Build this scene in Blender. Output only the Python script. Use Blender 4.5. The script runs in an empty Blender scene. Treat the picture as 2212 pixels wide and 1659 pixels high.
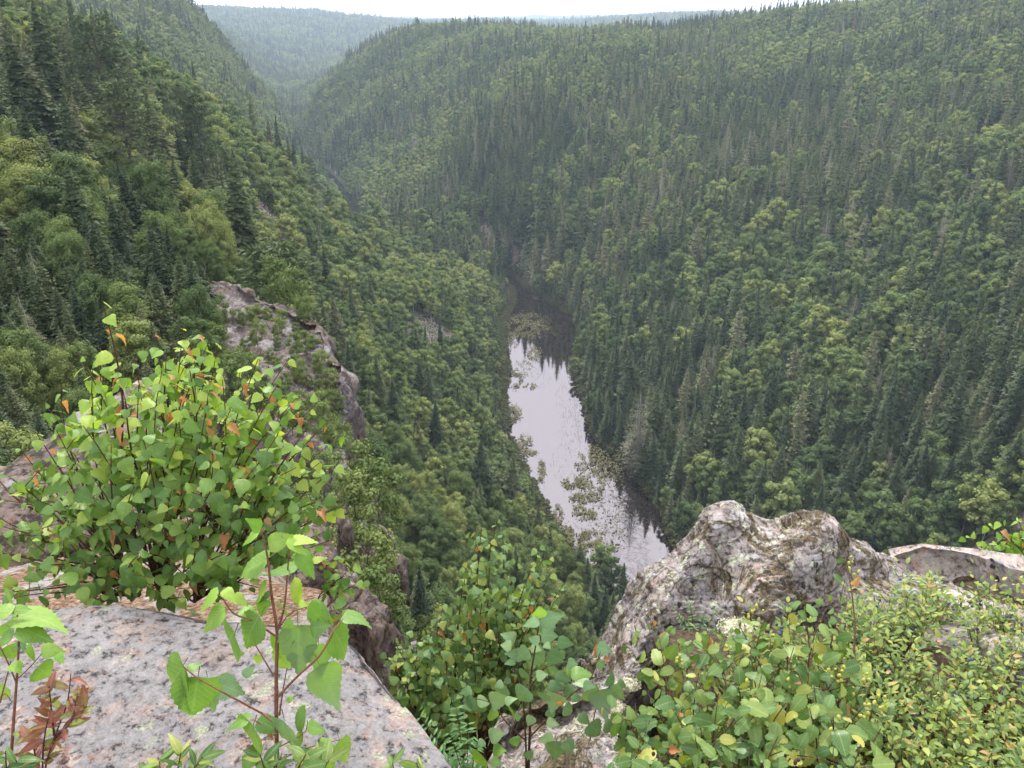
import bpy, math, random
import numpy as np
from mathutils import Vector, Matrix

random.seed(7)
R = np.random.default_rng(7)
SC = bpy.context.scene
COL = SC.collection

# ------------------------------------------------------------------ camera
FPX = 1703.0                                   # focal length in a 2212 px wide frame
PITCH = math.atan((829.5 - 52) / FPX)
CAMZ = 100.0
cd = bpy.data.cameras.new('camera')
cam = bpy.data.objects.new('camera', cd)
COL.objects.link(cam)
cam.location = (0, 0, CAMZ)
cam.rotation_euler = (math.pi / 2 - PITCH, 0, 0)
cd.sensor_width = 36
cd.lens = 36 * FPX / 2212
cd.clip_start = 0.05
cd.clip_end = 30000
SC.camera = cam

# ------------------------------------------------------------------ sky, sun, exposure
SUN_EL, SUN_AZ = math.radians(60), math.radians(-12)    # azimuth from +Y towards +X
w = bpy.data.worlds.new('World')
SC.world = w
w.use_nodes = True
nt = w.node_tree
bg = nt.nodes['Background']
sky = nt.nodes.new('ShaderNodeTexSky')
sky.sky_type = 'NISHITA'
sky.sun_disc = False
sky.sun_elevation = SUN_EL
sky.sun_rotation = SUN_AZ
sky.dust_density = 4
sky.air_density = 1.2
mx = nt.nodes.new('ShaderNodeMixRGB')           # high thin overcast over the blue
mx.inputs[0].default_value = 0.80
mx.inputs[2].default_value = (15.0, 14.8, 15.2, 1)
nt.links.new(sky.outputs[0], mx.inputs[1])
nt.links.new(mx.outputs[0], bg.inputs[0])
bg.inputs[1].default_value = 0.08
sl = bpy.data.lights.new('sun', 'SUN')
sl.energy = 2.2
sl.angle = math.radians(8)
sl.color = (1.0, 0.95, 0.86)
so = bpy.data.objects.new('sun', sl)
COL.objects.link(so)
sd = Vector((math.sin(SUN_AZ) * math.cos(SUN_EL), math.cos(SUN_AZ) * math.cos(SUN_EL), math.sin(SUN_EL)))
so.rotation_euler = sd.to_track_quat('Z', 'Y').to_euler()
so.location = (0, 0, 150)
vs = SC.view_settings
vs.view_transform = 'Standard'
vs.look = 'None'
vs.exposure = 1.50
vs.gamma = 1
vs.use_curve_mapping = False
SC.render.filter_size = 1.2
SC.cycles.max_bounces = 6
SC.cycles.diffuse_bounces = 3
SC.cycles.glossy_bounces = 2
SC.cycles.transmission_bounces = 3
SC.cycles.volume_bounces = 0
SC.cycles.transparent_max_bounces = 6


# ------------------------------------------------------------------ helpers
def ray(u, v):
    c, s = math.cos(-PITCH), math.sin(-PITCH)
    a, b = (u - 1106) / FPX, (829.5 - v) / FPX
    d = np.array([a, c - b * s, s + b * c])
    return d / np.linalg.norm(d)


def P(u, v, d):
    return np.array([0, 0, CAMZ]) + ray(u, v) * d


def PZ(u, v, z):
    r = ray(u, v)
    return np.array([0, 0, CAMZ]) + r * ((z - CAMZ) / r[2])


def PY(u, v, y):
    r = ray(u, v)
    return np.array([0, 0, CAMZ]) + r * (y / r[1])


def project(p):
    p = np.atleast_2d(p)
    x, y, z = p[:, 0], p[:, 1], p[:, 2] - CAMZ
    c, s = math.cos(PITCH), math.sin(PITCH)
    f = y * c - z * s
    up = y * s + z * c
    return 1106 + FPX * x / f, 829.5 - FPX * up / f, f


def _hash(ix, iy, iz, seed):
    h = (ix.astype(np.int64) * 374761393 + iy.astype(np.int64) * 668265263 + iz.astype(np.int64) * 2147483647 + seed * 974634777) & 0xFFFFFFFF
    h = ((h ^ (h >> 13)) * 1274126177) & 0xFFFFFFFF
    h = ((h ^ (h >> 16)) * 2246822519) & 0xFFFFFFFF
    return (h ^ (h >> 15)).astype(np.float64) / 4294967295.0


def vnoise(p, seed=0):
    f = np.floor(p)
    t = p - f
    t = t * t * t * (t * (t * 6 - 15) + 10)
    ix, iy, iz = f[:, 0], f[:, 1], f[:, 2]
    out = 0
    for a in (0, 1):
        wa = t[:, 0] if a else 1 - t[:, 0]
        for b in (0, 1):
            wb = t[:, 1] if b else 1 - t[:, 1]
            for c in (0, 1):
                wc = t[:, 2] if c else 1 - t[:, 2]
                out = out + wa * wb * wc * _hash(ix + a, iy + b, iz + c, seed)
    return out * 2 - 1


def fbm(p, octs=4, seed=0, gain=0.5):
    o, a, s = 0, 1.0, 1.0
    for k in range(octs):
        o = o + a * vnoise(p * s + 17.3 * k, seed + k)
        a *= gain
        s *= 2.03
    return o


def fbm2(x, y, scale, octs=4, seed=0):
    return fbm(np.stack([x / scale, y / scale, np.zeros_like(x)], 1), octs, seed)


def sstep(a, b, x):
    t = np.clip((x - a) / (b - a), 0, 1)
    return t * t * (3 - 2 * t)


def poly_sdf(px, py, poly, closed=True):
    """signed distance: negative inside"""
    poly = np.asarray(poly, float)
    n = len(poly)
    d = np.full(px.shape, 1e18)
    ins = np.zeros(px.shape, bool)
    for i in range(n if closed else n - 1):
        a, b = poly[i], poly[(i + 1) % n]
        ex, ey = b - a
        wx, wy = px - a[0], py - a[1]
        t = np.clip((wx * ex + wy * ey) / (ex * ex + ey * ey + 1e-12), 0, 1)
        d = np.minimum(d, (wx - ex * t) ** 2 + (wy - ey * t) ** 2)
        if closed:
            c = ((a[1] > py) != (b[1] > py)) & (px < ex * (py - a[1]) / (ey if abs(ey) > 1e-12 else 1e-12) + a[0])
            ins ^= c
    d = np.sqrt(d)
    return np.where(ins, -d, d)


def mesh_from(name, verts, faces, mats=None, midx=None, uv=None, smooth=True):
    """verts (N,3), faces (M,k) or list of lists"""
    me = bpy.data.meshes.new(name)
    verts = np.ascontiguousarray(verts, np.float32)
    if isinstance(faces, np.ndarray):
        k = faces.shape[1]
        m = len(faces)
        me.vertices.add(len(verts))
        me.vertices.foreach_set('co', verts.ravel())
        me.loops.add(m * k)
        me.loops.foreach_set('vertex_index', np.ascontiguousarray(faces, np.int32).ravel())
        me.polygons.add(m)
        me.polygons.foreach_set('loop_start', np.arange(0, m * k, k, dtype=np.int32))
        me.update(calc_edges=True)
    else:
        me.from_pydata(verts.tolist(), [], faces)
    for mt in mats or []:
        me.materials.append(mt)
    if midx is not None:
        me.polygons.foreach_set('material_index', np.ascontiguousarray(midx, np.int32))
    if uv is not None:
        l = me.uv_layers.new(name='UVMap')
        li = np.zeros(len(me.loops), np.int32)
        me.loops.foreach_get('vertex_index', li)
        l.data.foreach_set('uv', np.ascontiguousarray(uv[li], np.float32).ravel())
    me.polygons.foreach_set('use_smooth', np.full(len(me.polygons), smooth))
    me.update()
    return me


def link(name, me, parent=None, label=None, cat=None, group=None, kind=None):
    o = bpy.data.objects.new(name, me)
    COL.objects.link(o)
    if parent:
        o.parent = parent
    tag(o, label, cat, group, kind)
    return o


def tag(o, label=None, cat=None, group=None, kind=None):
    if label:
        o['label'] = label
    if cat:
        o['category'] = cat
    if group:
        o['group'] = group
    if kind:
        o['kind'] = kind


def thing(name, label, cat, loc=(0, 0, 0), rz=0, group=None):
    o = bpy.data.objects.new(name, None)
    COL.objects.link(o)
    o.location = loc
    o.rotation_euler = (0, 0, rz)
    o.empty_display_size = 0.1
    tag(o, label, cat, group)
    return o


def tube_geo(pts, rad, sides=6):
    """tapered tube along a polyline; returns verts, quad faces"""
    pts = np.asarray(pts, float)
    n = len(pts)
    rad = np.broadcast_to(np.asarray(rad, float), (n,))
    tan = np.gradient(pts, axis=0)
    tan /= np.linalg.norm(tan, axis=1)[:, None] + 1e-12
    ref = np.array([0.31, 0.95, 0.05])
    V = []
    for i in range(n):
        a = np.cross(tan[i], ref)
        if np.linalg.norm(a) < 1e-3:
            a = np.cross(tan[i], [1, 0, 0])
        a /= np.linalg.norm(a)
        b = np.cross(tan[i], a)
        for k in range(sides):
            t = 2 * math.pi * k / sides
            V.append(pts[i] + rad[i] * (math.cos(t) * a + math.sin(t) * b))
    Fc = []
    for i in range(n - 1):
        for k in range(sides):
            k2 = (k + 1) % sides
            Fc.append((i * sides + k, i * sides + k2, (i + 1) * sides + k2, (i + 1) * sides + k))
    return np.array(V), np.array(Fc)


class Geo:
    def __init__(s):
        s.v, s.f, s.m, s.n = [], [], [], 0

    def add(s, V, Fc, m=0):
        s.v.append(V)
        s.f.append(np.asarray(Fc) + s.n)
        s.m.append(np.full(len(Fc), m))
        s.n += len(V)

    def mesh(s, name, mats, smooth=True):
        return mesh_from(name, np.concatenate(s.v), np.concatenate(s.f), mats, np.concatenate(s.m), smooth=smooth)


def spline(pts, n):
    """Catmull-Rom resample along axis 0 of (k, ...) to n samples"""
    pts = np.asarray(pts, float)
    k = len(pts)
    if k == 2:
        t = np.linspace(0, 1, n).reshape((-1,) + (1,) * (pts.ndim - 1))
        return pts[0] * (1 - t) + pts[1] * t
    t = np.linspace(0, k - 1, n)
    i = np.clip(np.floor(t).astype(int), 0, k - 2)
    f = (t - i).reshape((-1,) + (1,) * (pts.ndim - 1))
    p0 = pts[np.clip(i - 1, 0, k - 1)]
    p1, p2 = pts[i], pts[i + 1]
    p3 = pts[np.clip(i + 2, 0, k - 1)]
    return 0.5 * (2 * p1 + (p2 - p0) * f + (2 * p0 - 5 * p1 + 4 * p2 - p3) * f ** 2 + (3 * p1 - p0 - 3 * p2 + p3) * f ** 3)


def loft(rows, nu, nv, disp, upflip=True):
    """rows: list of equal-length lists of points -> dense displaced grid"""
    g = np.asarray(rows, float)                      # (r, c, 3)
    g = spline(g, nv)
    g = spline(np.swapaxes(g, 0, 1), nu)             # (nu, nv, 3)
    du = np.gradient(g, axis=0)
    dv = np.gradient(g, axis=1)
    nrm = np.cross(du, dv)
    nrm /= np.linalg.norm(nrm, axis=2)[..., None] + 1e-12
    if nrm[..., 2].mean() < 0:
        nrm = -nrm
    p = g.reshape(-1, 3)
    N = nrm.reshape(-1, 3)
    p = p + disp(p, N)
    idx = np.arange(nu * nv).reshape(nu, nv)
    Fc = np.stack([idx[:-1, :-1], idx[1:, :-1], idx[1:, 1:], idx[:-1, 1:]], -1).reshape(-1, 4)
    a, b, c = p[Fc[:, 0]], p[Fc[:, 1]], p[Fc[:, 2]]
    if np.cross(b - a, c - a)[:, 2].mean() < 0:
        Fc = Fc[:, ::-1]
    return p, np.ascontiguousarray(Fc)


# ------------------------------------------------------------------ materials
def mat(name):
    m = bpy.data.materials.new(name)
    m.use_nodes = True
    n = m.node_tree.nodes
    n.clear()
    out = n.new('ShaderNodeOutputMaterial')
    return m, m.node_tree, out


def nd(nt, typ, **kw):
    n = nt.nodes.new(typ)
    ins = kw.pop('ins', {})
    for k, v in kw.items():
        setattr(n, k, v)
    for k, v in ins.items():
        s = n.inputs[k]
        if isinstance(v, bpy.types.NodeSocket):
            nt.links.new(v, s)
        else:
            s.default_value = v
    return n


def ramp(nt, fac, stops, interp='LINEAR'):
    n = nt.nodes.new('ShaderNodeValToRGB')
    n.color_ramp.interpolation = interp
    el = n.color_ramp.elements
    while len(el) < len(stops):
        el.new(0.5)
    for e, (p, c) in zip(el, stops):
        e.position = p
        e.color = tuple(c) + (1,) if len(c) == 3 else c
    nt.links.new(fac, n.inputs[0])
    return n.outputs[0]


def mixc(nt, fac, a, b, mode='MIX'):
    n = nt.nodes.new('ShaderNodeMixRGB')
    n.blend_type = mode
    for s, v in zip(n.inputs, (fac, a, b)):
        if isinstance(v, bpy.types.NodeSocket):
            nt.links.new(v, s)
        elif isinstance(v, (int, float)):
            s.default_value = v
        else:
            s.default_value = tuple(v) + (1,)
    return n.outputs[0]


def noise_n(nt, vec, scale, detail=4, rough=0.55, dist=0.0):
    return nd(nt, 'ShaderNodeTexNoise', ins={'Vector': vec, 'Scale': scale, 'Detail': detail, 'Roughness': rough, 'Distortion': dist}).outputs['Fac']


def tree_foliage(name, stops, transl=0.25, nscale=3.0, rough=0.7, spread=0.35):
    """per-tree tone from the 'tone' attribute (object or instance), mottled inside the crown"""
    m, nt, out = mat(name)
    at = nd(nt, 'ShaderNodeAttribute', attribute_type='INSTANCER', attribute_name='tone')
    tc = nd(nt, 'ShaderNodeTexCoord')
    nz = noise_n(nt, tc.outputs['Object'], nscale, 3)
    a = nd(nt, 'ShaderNodeMath', operation='MULTIPLY_ADD', ins={0: nz, 1: spread * 2, 2: -spread}).outputs[0]
    f = nd(nt, 'ShaderNodeMath', operation='ADD', ins={0: at.outputs['Fac'], 1: a}).outputs[0]
    col = ramp(nt, f, stops)
    d = nd(nt, 'ShaderNodeBsdfDiffuse', ins={'Color': col})
    t = nd(nt, 'ShaderNodeBsdfTranslucent', ins={'Color': mixc(nt, 0.5, col, mixc(nt, 1.0, col, (1.0, 1.15, 0.5), 'MULTIPLY'))})
    g = nd(nt, 'ShaderNodeBsdfGlossy', ins={'Color': (1, 1, 1, 1), 'Roughness': 0.5})
    m1 = nd(nt, 'ShaderNodeMixShader', ins={0: transl, 1: d.outputs[0], 2: t.outputs[0]})
    m2 = nd(nt, 'ShaderNodeMixShader', ins={0: 0.007, 1: m1.outputs[0], 2: g.outputs[0]})
    nt.links.new(m2.outputs[0], out.inputs[0])
    return m


M = {}
M['spruce'] = tree_foliage('spruce_needles', [(0, (0.036, 0.054, 0.029)), (0.45, (0.064, 0.086, 0.038)), (0.8, (0.102, 0.118, 0.056)), (1, (0.145, 0.15, 0.08))], 0.08, 8, spread=0.2)
M['pine'] = tree_foliage('pine_needles', [(0, (0.045, 0.07, 0.036)), (1, (0.10, 0.125, 0.055))], 0.08, 8, spread=0.18)
M['birch'] = tree_foliage('birch_foliage', [(0, (0.060, 0.094, 0.036)), (0.45, (0.110, 0.155, 0.050)), (0.8, (0.175, 0.215, 0.068)), (1, (0.21, 0.24, 0.075))], 0.28, 5, spread=0.15)
M['deadfoliage'] = tree_foliage('lichen_hung_twigs', [(0, (0.11, 0.105, 0.078)), (0.6, (0.17, 0.165, 0.12)), (1, (0.26, 0.26, 0.19))], 0.0, 8)
M['rustfoliage'] = tree_foliage('rust_needles', [(0, (0.09, 0.055, 0.035)), (1, (0.20, 0.095, 0.045))], 0.0, 8)
M['shrub'] = tree_foliage('shore_shrub_leaves', [(0, (0.05, 0.055, 0.022)), (0.5, (0.085, 0.085, 0.033)), (1, (0.11, 0.12, 0.04))], 0.15, 5)
M['waterplant'] = tree_foliage('water_plant_leaves', [(0, (0.12, 0.115, 0.055)), (1, (0.21, 0.20, 0.10))], 0.1, 0.3)


def simple(name, col, rough=0.85, var=0.35, scale=20, spec=0.2):
    m, nt, out = mat(name)
    tc = nd(nt, 'ShaderNodeTexCoord')
    nz = noise_n(nt, tc.outputs['Object'], scale, 5)
    c = ramp(nt, nz, [(0.3, [x * (1 - var) for x in col]), (0.7, [min(1, x * (1 + var)) for x in col])])
    b = nd(nt, 'ShaderNodeBsdfPrincipled', ins={'Base Color': c, 'Roughness': rough, 'Specular IOR Level': spec})
    bp = nd(nt, 'ShaderNodeBump', ins={'Strength': 0.4, 'Distance': 0.01, 'Height': nz})
    nt.links.new(bp.outputs[0], b.inputs['Normal'])
    nt.links.new(b.outputs[0], out.inputs[0])
    return m


M['bark'] = simple('spruce_bark', (0.07, 0.055, 0.045), scale=30)
M['whitebark'] = simple('birch_bark', (0.36, 0.34, 0.31), scale=8, var=0.5)
M['greywood'] = simple('dead_wood', (0.28, 0.27, 0.24), scale=20)
M['brush'] = simple('drowned_brushwood', (0.085, 0.072, 0.06), scale=5)
M['twig'] = simple('brown_twig_bark', (0.075, 0.038, 0.026), scale=60)
M['redtwig'] = simple('reddish_twig_bark', (0.17, 0.075, 0.045), scale=60)
M['petiole'] = simple('petiole', (0.24, 0.17, 0.06), scale=60)


def ground_material():
    m, nt, out = mat('forest_floor')
    tc = nd(nt, 'ShaderNodeTexCoord')
    o = tc.outputs['Object']
    geo = nd(nt, 'ShaderNodeNewGeometry')
    sep = nd(nt, 'ShaderNodeSeparateXYZ', ins={0: geo.outputs['True Normal']})
    n1 = noise_n(nt, o, 0.35, 8, 0.65)
    n2 = noise_n(nt, o, 6.0, 6, 0.65)
    moss = ramp(nt, n1, [(0.3, (0.018, 0.024, 0.011)), (0.5, (0.035, 0.045, 0.017)), (0.7, (0.055, 0.05, 0.028))])
    rock = ramp(nt, noise_n(nt, o, 0.9, 9, 0.7), [(0.3, (0.10, 0.075, 0.07)), (0.5, (0.21, 0.165, 0.155)), (0.62, (0.26, 0.18, 0.13)), (0.72, (0.36, 0.32, 0.31))])
    steep = ramp(nt, nd(nt, 'ShaderNodeMath', operation='MULTIPLY_ADD', ins={0: n1, 1: -0.35, 2: sep.outputs[2]}).outputs[0], [(0.32, (1, 1, 1)), (0.40, (0, 0, 0))])
    c = mixc(nt, steep, moss, rock)
    c = mixc(nt, 0.5, c, mixc(nt, 1.0, c, ramp(nt, n2, [(0.3, (0.4, 0.4, 0.4)), (0.7, (1.5, 1.5, 1.5))]), 'MULTIPLY'))
    # bare ledge near the viewpoint: orange litter and grit on the left, dark humus on the right
    sp = nd(nt, 'ShaderNodeSeparateXYZ', ins={0: o})
    dist = nd(nt, 'ShaderNodeVectorMath', operation='LENGTH', ins={0: nd(nt, 'ShaderNodeVectorMath', operation='SUBTRACT', ins={0: o, 1: (0, 0, 98)}).outputs[0]}).outputs['Value']
    near = ramp(nt, nd(nt, 'ShaderNodeMapRange', ins={0: dist, 1: 7.0, 2: 11.0, 3: 1.0, 4: 0.0}).outputs[0], [(0, (0, 0, 0)), (1, (1, 1, 1))])
    n3 = noise_n(nt, o, 45, 6, 0.7)
    litter = ramp(nt, n3, [(0.36, (0.04, 0.028, 0.02)), (0.46, (0.12, 0.068, 0.042)), (0.56, (0.20, 0.135, 0.095)), (0.70, (0.28, 0.25, 0.22))])
    humus = ramp(nt, n3, [(0.35, (0.03, 0.022, 0.015)), (0.55, (0.08, 0.06, 0.04)), (0.72, (0.16, 0.13, 0.11))])
    pz = noise_n(nt, o, 4.5, 7, 0.7)
    litter = mixc(nt, ramp(nt, pz, [(0.50, (0, 0, 0)), (0.56, (1, 1, 1))]), litter, ramp(nt, noise_n(nt, o, 20, 7, .75), [(0.35, (0.07, 0.065, 0.06)), (0.55, (0.24, 0.22, 0.21)), (0.7, (0.36, 0.34, 0.32))]))
    litter = mixc(nt, ramp(nt, noise_n(nt, o, 7, 6, 0.7), [(0.58, (0, 0, 0)), (0.63, (1, 1, 1))]), litter, (0.05, 0.06, 0.025))
    side = ramp(nt, nd(nt, 'ShaderNodeMapRange', ins={0: sp.outputs[0], 1: -0.6, 2: 0.3}).outputs[0], [(0, (0, 0, 0)), (1, (1, 1, 1))])
    c = mixc(nt, near, c, mixc(nt, side, litter, humus))
    b = nd(nt, 'ShaderNodeBsdfPrincipled', ins={'Base Color': c, 'Roughness': 0.95, 'Specular IOR Level': 0.1})
    bp = nd(nt, 'ShaderNodeBump', ins={'Strength': 0.7, 'Distance': 0.02, 'Height': n3})
    bp2 = nd(nt, 'ShaderNodeBump', ins={'Strength': 0.6, 'Distance': 0.5, 'Height': n1, 'Normal': bp.outputs[0]})
    nt.links.new(bp2.outputs[0], b.inputs['Normal'])
    nt.links.new(b.outputs[0], out.inputs[0])
    return m


def rock_material(name, base, pink=0.5, grey=0.5, dark=0.3, green=0.3, brown=0.0, S=1.0, orange=0.0, lum=1.0):
    """granite: crystals, grey crust lichen, map lichen, dark specks; S scales the pattern"""
    m, nt, out = mat(name)
    tc = nd(nt, 'ShaderNodeTexCoord')
    v = nd(nt, 'ShaderNodeMapping', ins={'Vector': tc.outputs['Object'], 'Scale': (S, S, S)}).outputs[0]
    fine = noise_n(nt, v, 130, 5, 0.75)
    med = noise_n(nt, v, 30, 8, 0.75, 0.1)
    big = noise_n(nt, v, 3.6, 6, 0.65, 0.3)
    b0, b1 = base
    c = ramp(nt, med, [(0.3, b0), (0.52, [(x + y) / 2 for x, y in zip(b0, b1)]), (0.7, b1)])
    pk = nd(nt, 'ShaderNodeTexVoronoi', ins={'Vector': v, 'Scale': 75})
    pkc = ramp(nt, pk.outputs['Color'], [(0.25, (0.36, 0.20, 0.16)), (0.5, (0.58, 0.38, 0.30)), (0.75, (0.66, 0.60, 0.55))])
    pm = ramp(nt, noise_n(nt, v, 6, 9, 0.8, 0.2), [(0.62 - 0.25 * pink, (0, 0, 0)), (0.72 - 0.2 * pink, (1, 1, 1))])
    c = mixc(nt, pm, c, pkc)
    if orange:
        c = mixc(nt, ramp(nt, noise_n(nt, v, 5, 7, 0.75), [(0.66 - 0.2 * orange, (0, 0, 0)), (0.74 - 0.2 * orange, (1, 1, 1))]), c, (0.42, 0.22, 0.11))
    # grey crust lichen in ragged patches
    gm = ramp(nt, noise_n(nt, v, 9, 9, 0.78, 0.2), [(0.62 - 0.2 * grey, (0, 0, 0)), (0.66 - 0.2 * grey, (1, 1, 1))])
    gcol = ramp(nt, med, [(0.35, (0.24, 0.23, 0.24)), (0.6, (0.44, 0.43, 0.45))])
    c = mixc(nt, gm, c, gcol)
    # pale green map lichen: little warty colonies
    vz = nd(nt, 'ShaderNodeTexVoronoi', ins={'Vector': mixc(nt, 0.04, v, nd(nt, 'ShaderNodeTexNoise', ins={'Vector': v, 'Scale': 20, 'Detail': 6}).outputs['Color'], 'ADD'), 'Scale': 16})
    gr = nd(nt, 'ShaderNodeMath', operation='MULTIPLY', ins={0: ramp(nt, vz.outputs['Distance'], [(0.28, (1, 1, 1)), (0.36, (0, 0, 0))]),
            1: ramp(nt, big, [(0.62 - 0.3 * green, (0, 0, 0)), (0.68 - 0.3 * green, (1, 1, 1))])}).outputs[0]
    gr = nd(nt, 'ShaderNodeMath', operation='MULTIPLY', ins={0: gr, 1: ramp(nt, med, [(0.42, (0, 0, 0)), (0.5, (1, 1, 1))])}).outputs[0]
    c = mixc(nt, gr, c, ramp(nt, fine, [(0.4, (0.34, 0.38, 0.27)), (0.6, (0.55, 0.58, 0.44))]))
    # dark specks and black rock-tripe
    dk = ramp(nt, noise_n(nt, v, 30, 9, 0.85, 0.1), [(0.36 + 0.1 * dark, (1, 1, 1)), (0.42 + 0.1 * dark, (0, 0, 0))])
    c = mixc(nt, dk, c, (0.075, 0.068, 0.07))
    if brown:
        bm = ramp(nt, noise_n(nt, v, 3.2, 9, 0.78, 0.8), [(0.66 - 0.3 * brown, (0, 0, 0)), (0.70 - 0.28 * brown, (1, 1, 1))])
        bcol = ramp(nt, noise_n(nt, v, 60, 5, 0.7), [(0.35, (0.04, 0.032, 0.02)), (0.55, (0.12, 0.095, 0.055)), (0.72, (0.26, 0.22, 0.15))])
        c = mixc(nt, bm, c, bcol)
    c = mixc(nt, 0.5, c, mixc(nt, 1.0, c, ramp(nt, fine, [(0.3, (0.5, 0.5, 0.5)), (0.7, (1.55, 1.55, 1.55))]), 'MULTIPLY'))
    c = mixc(nt, 1.0, c, ramp(nt, noise_n(nt, v, 2.2, 6, 0.7), [(0.3, (.68, .66, .66)), (0.7, (1.25, 1.22, 1.2))]), 'MULTIPLY')
    tv_ = nd(nt, 'ShaderNodeTexVoronoi', ins={'Vector': mixc(nt, 0.06, v, nd(nt, 'ShaderNodeTexNoise', ins={'Vector': v, 'Scale': 30, 'Detail': 4}).outputs['Color'], 'ADD'), 'Scale': 11})
    tm_ = nd(nt, 'ShaderNodeMath', operation='MULTIPLY', ins={0: ramp(nt, tv_.outputs['Distance'], [(0.16, (1, 1, 1)), (0.22, (0, 0, 0))]), 1: ramp(nt, noise_n(nt, v, 1.7, 4), [(0.52, (0, 0, 0)), (0.56, (1, 1, 1))])}).outputs[0]
    c = mixc(nt, tm_, c, (0.05, 0.042, 0.04))
    c = mixc(nt, 1.0, c, (lum, lum, lum), 'MULTIPLY')
    b = nd(nt, 'ShaderNodeBsdfPrincipled', ins={'Base Color': c, 'Roughness': 0.88, 'Specular IOR Level': 0.2})
    h = mixc(nt, 0.5, med, fine)
    h = mixc(nt, 0.4, h, dk)
    bp = nd(nt, 'ShaderNodeBump', ins={'Strength': 0.8, 'Distance': 0.008 / S, 'Height': h})
    nt.links.new(bp.outputs[0], b.inputs['Normal'])
    nt.links.new(b.outputs[0], out.inputs[0])
    return m


M['ground'] = ground_material()
M['slab'] = rock_material('pink_granite_with_lichen', ((0.30, 0.25, 0.24), (0.58, 0.50, 0.47)), pink=0.6, grey=0.85, dark=0.25, green=0.42, lum=.38)
M['boulder'] = rock_material('mossy_granite', ((0.16, 0.14, 0.13), (0.40, 0.36, 0.34)), pink=0.32, grey=0.5, dark=0.5, green=0.85, brown=0.52, S=1.4, lum=.70)
M['flatrock'] = rock_material('pale_granite', ((0.34, 0.29, 0.27), (0.60, 0.54, 0.50)), pink=0.3, grey=0.5, dark=0.3, green=0.35, brown=0.12, lum=.62)
M['cliff'] = rock_material('cliff_rock', ((0.16, 0.125, 0.12), (0.30, 0.25, 0.24)), pink=0.15, grey=0.5, dark=0.25, green=0.1, brown=0.45, S=0.09, orange=0.35, lum=.43)
M['scree'] = rock_material('scree_rock', ((0.15, 0.115, 0.11), (0.33, 0.27, 0.265)), pink=0.2, grey=0.5, dark=0.3, green=0.1, S=0.3, lum=.8)


def water_material():
    m, nt, out = mat('river_water')
    tc = nd(nt, 'ShaderNodeTexCoord')
    nz = noise_n(nt, nd(nt, 'ShaderNodeMapping', ins={'Vector': tc.outputs['Object'], 'Scale': (1, 0.45, 1)}).outputs[0], 0.8, 3)
    bp = nd(nt, 'ShaderNodeBump', ins={'Strength': 0.04, 'Distance': 0.03, 'Height': nz})
    d = nd(nt, 'ShaderNodeBsdfDiffuse', ins={'Color': (0.012, 0.009, 0.008, 1)})
    g = nd(nt, 'ShaderNodeBsdfGlossy', ins={'Color': (0.88, 0.81, 0.845, 1), 'Roughness': 0.045, 'Normal': bp.outputs[0]})
    fr = nd(nt, 'ShaderNodeFresnel', ins={'IOR': 2.9, 'Normal': bp.outputs[0]})
    mxs = nd(nt, 'ShaderNodeMixShader', ins={0: fr.outputs[0], 1: d.outputs[0], 2: g.outputs[0]})
    nt.links.new(mxs.outputs[0], out.inputs[0])
    return m


M['water'] = water_material()


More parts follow.
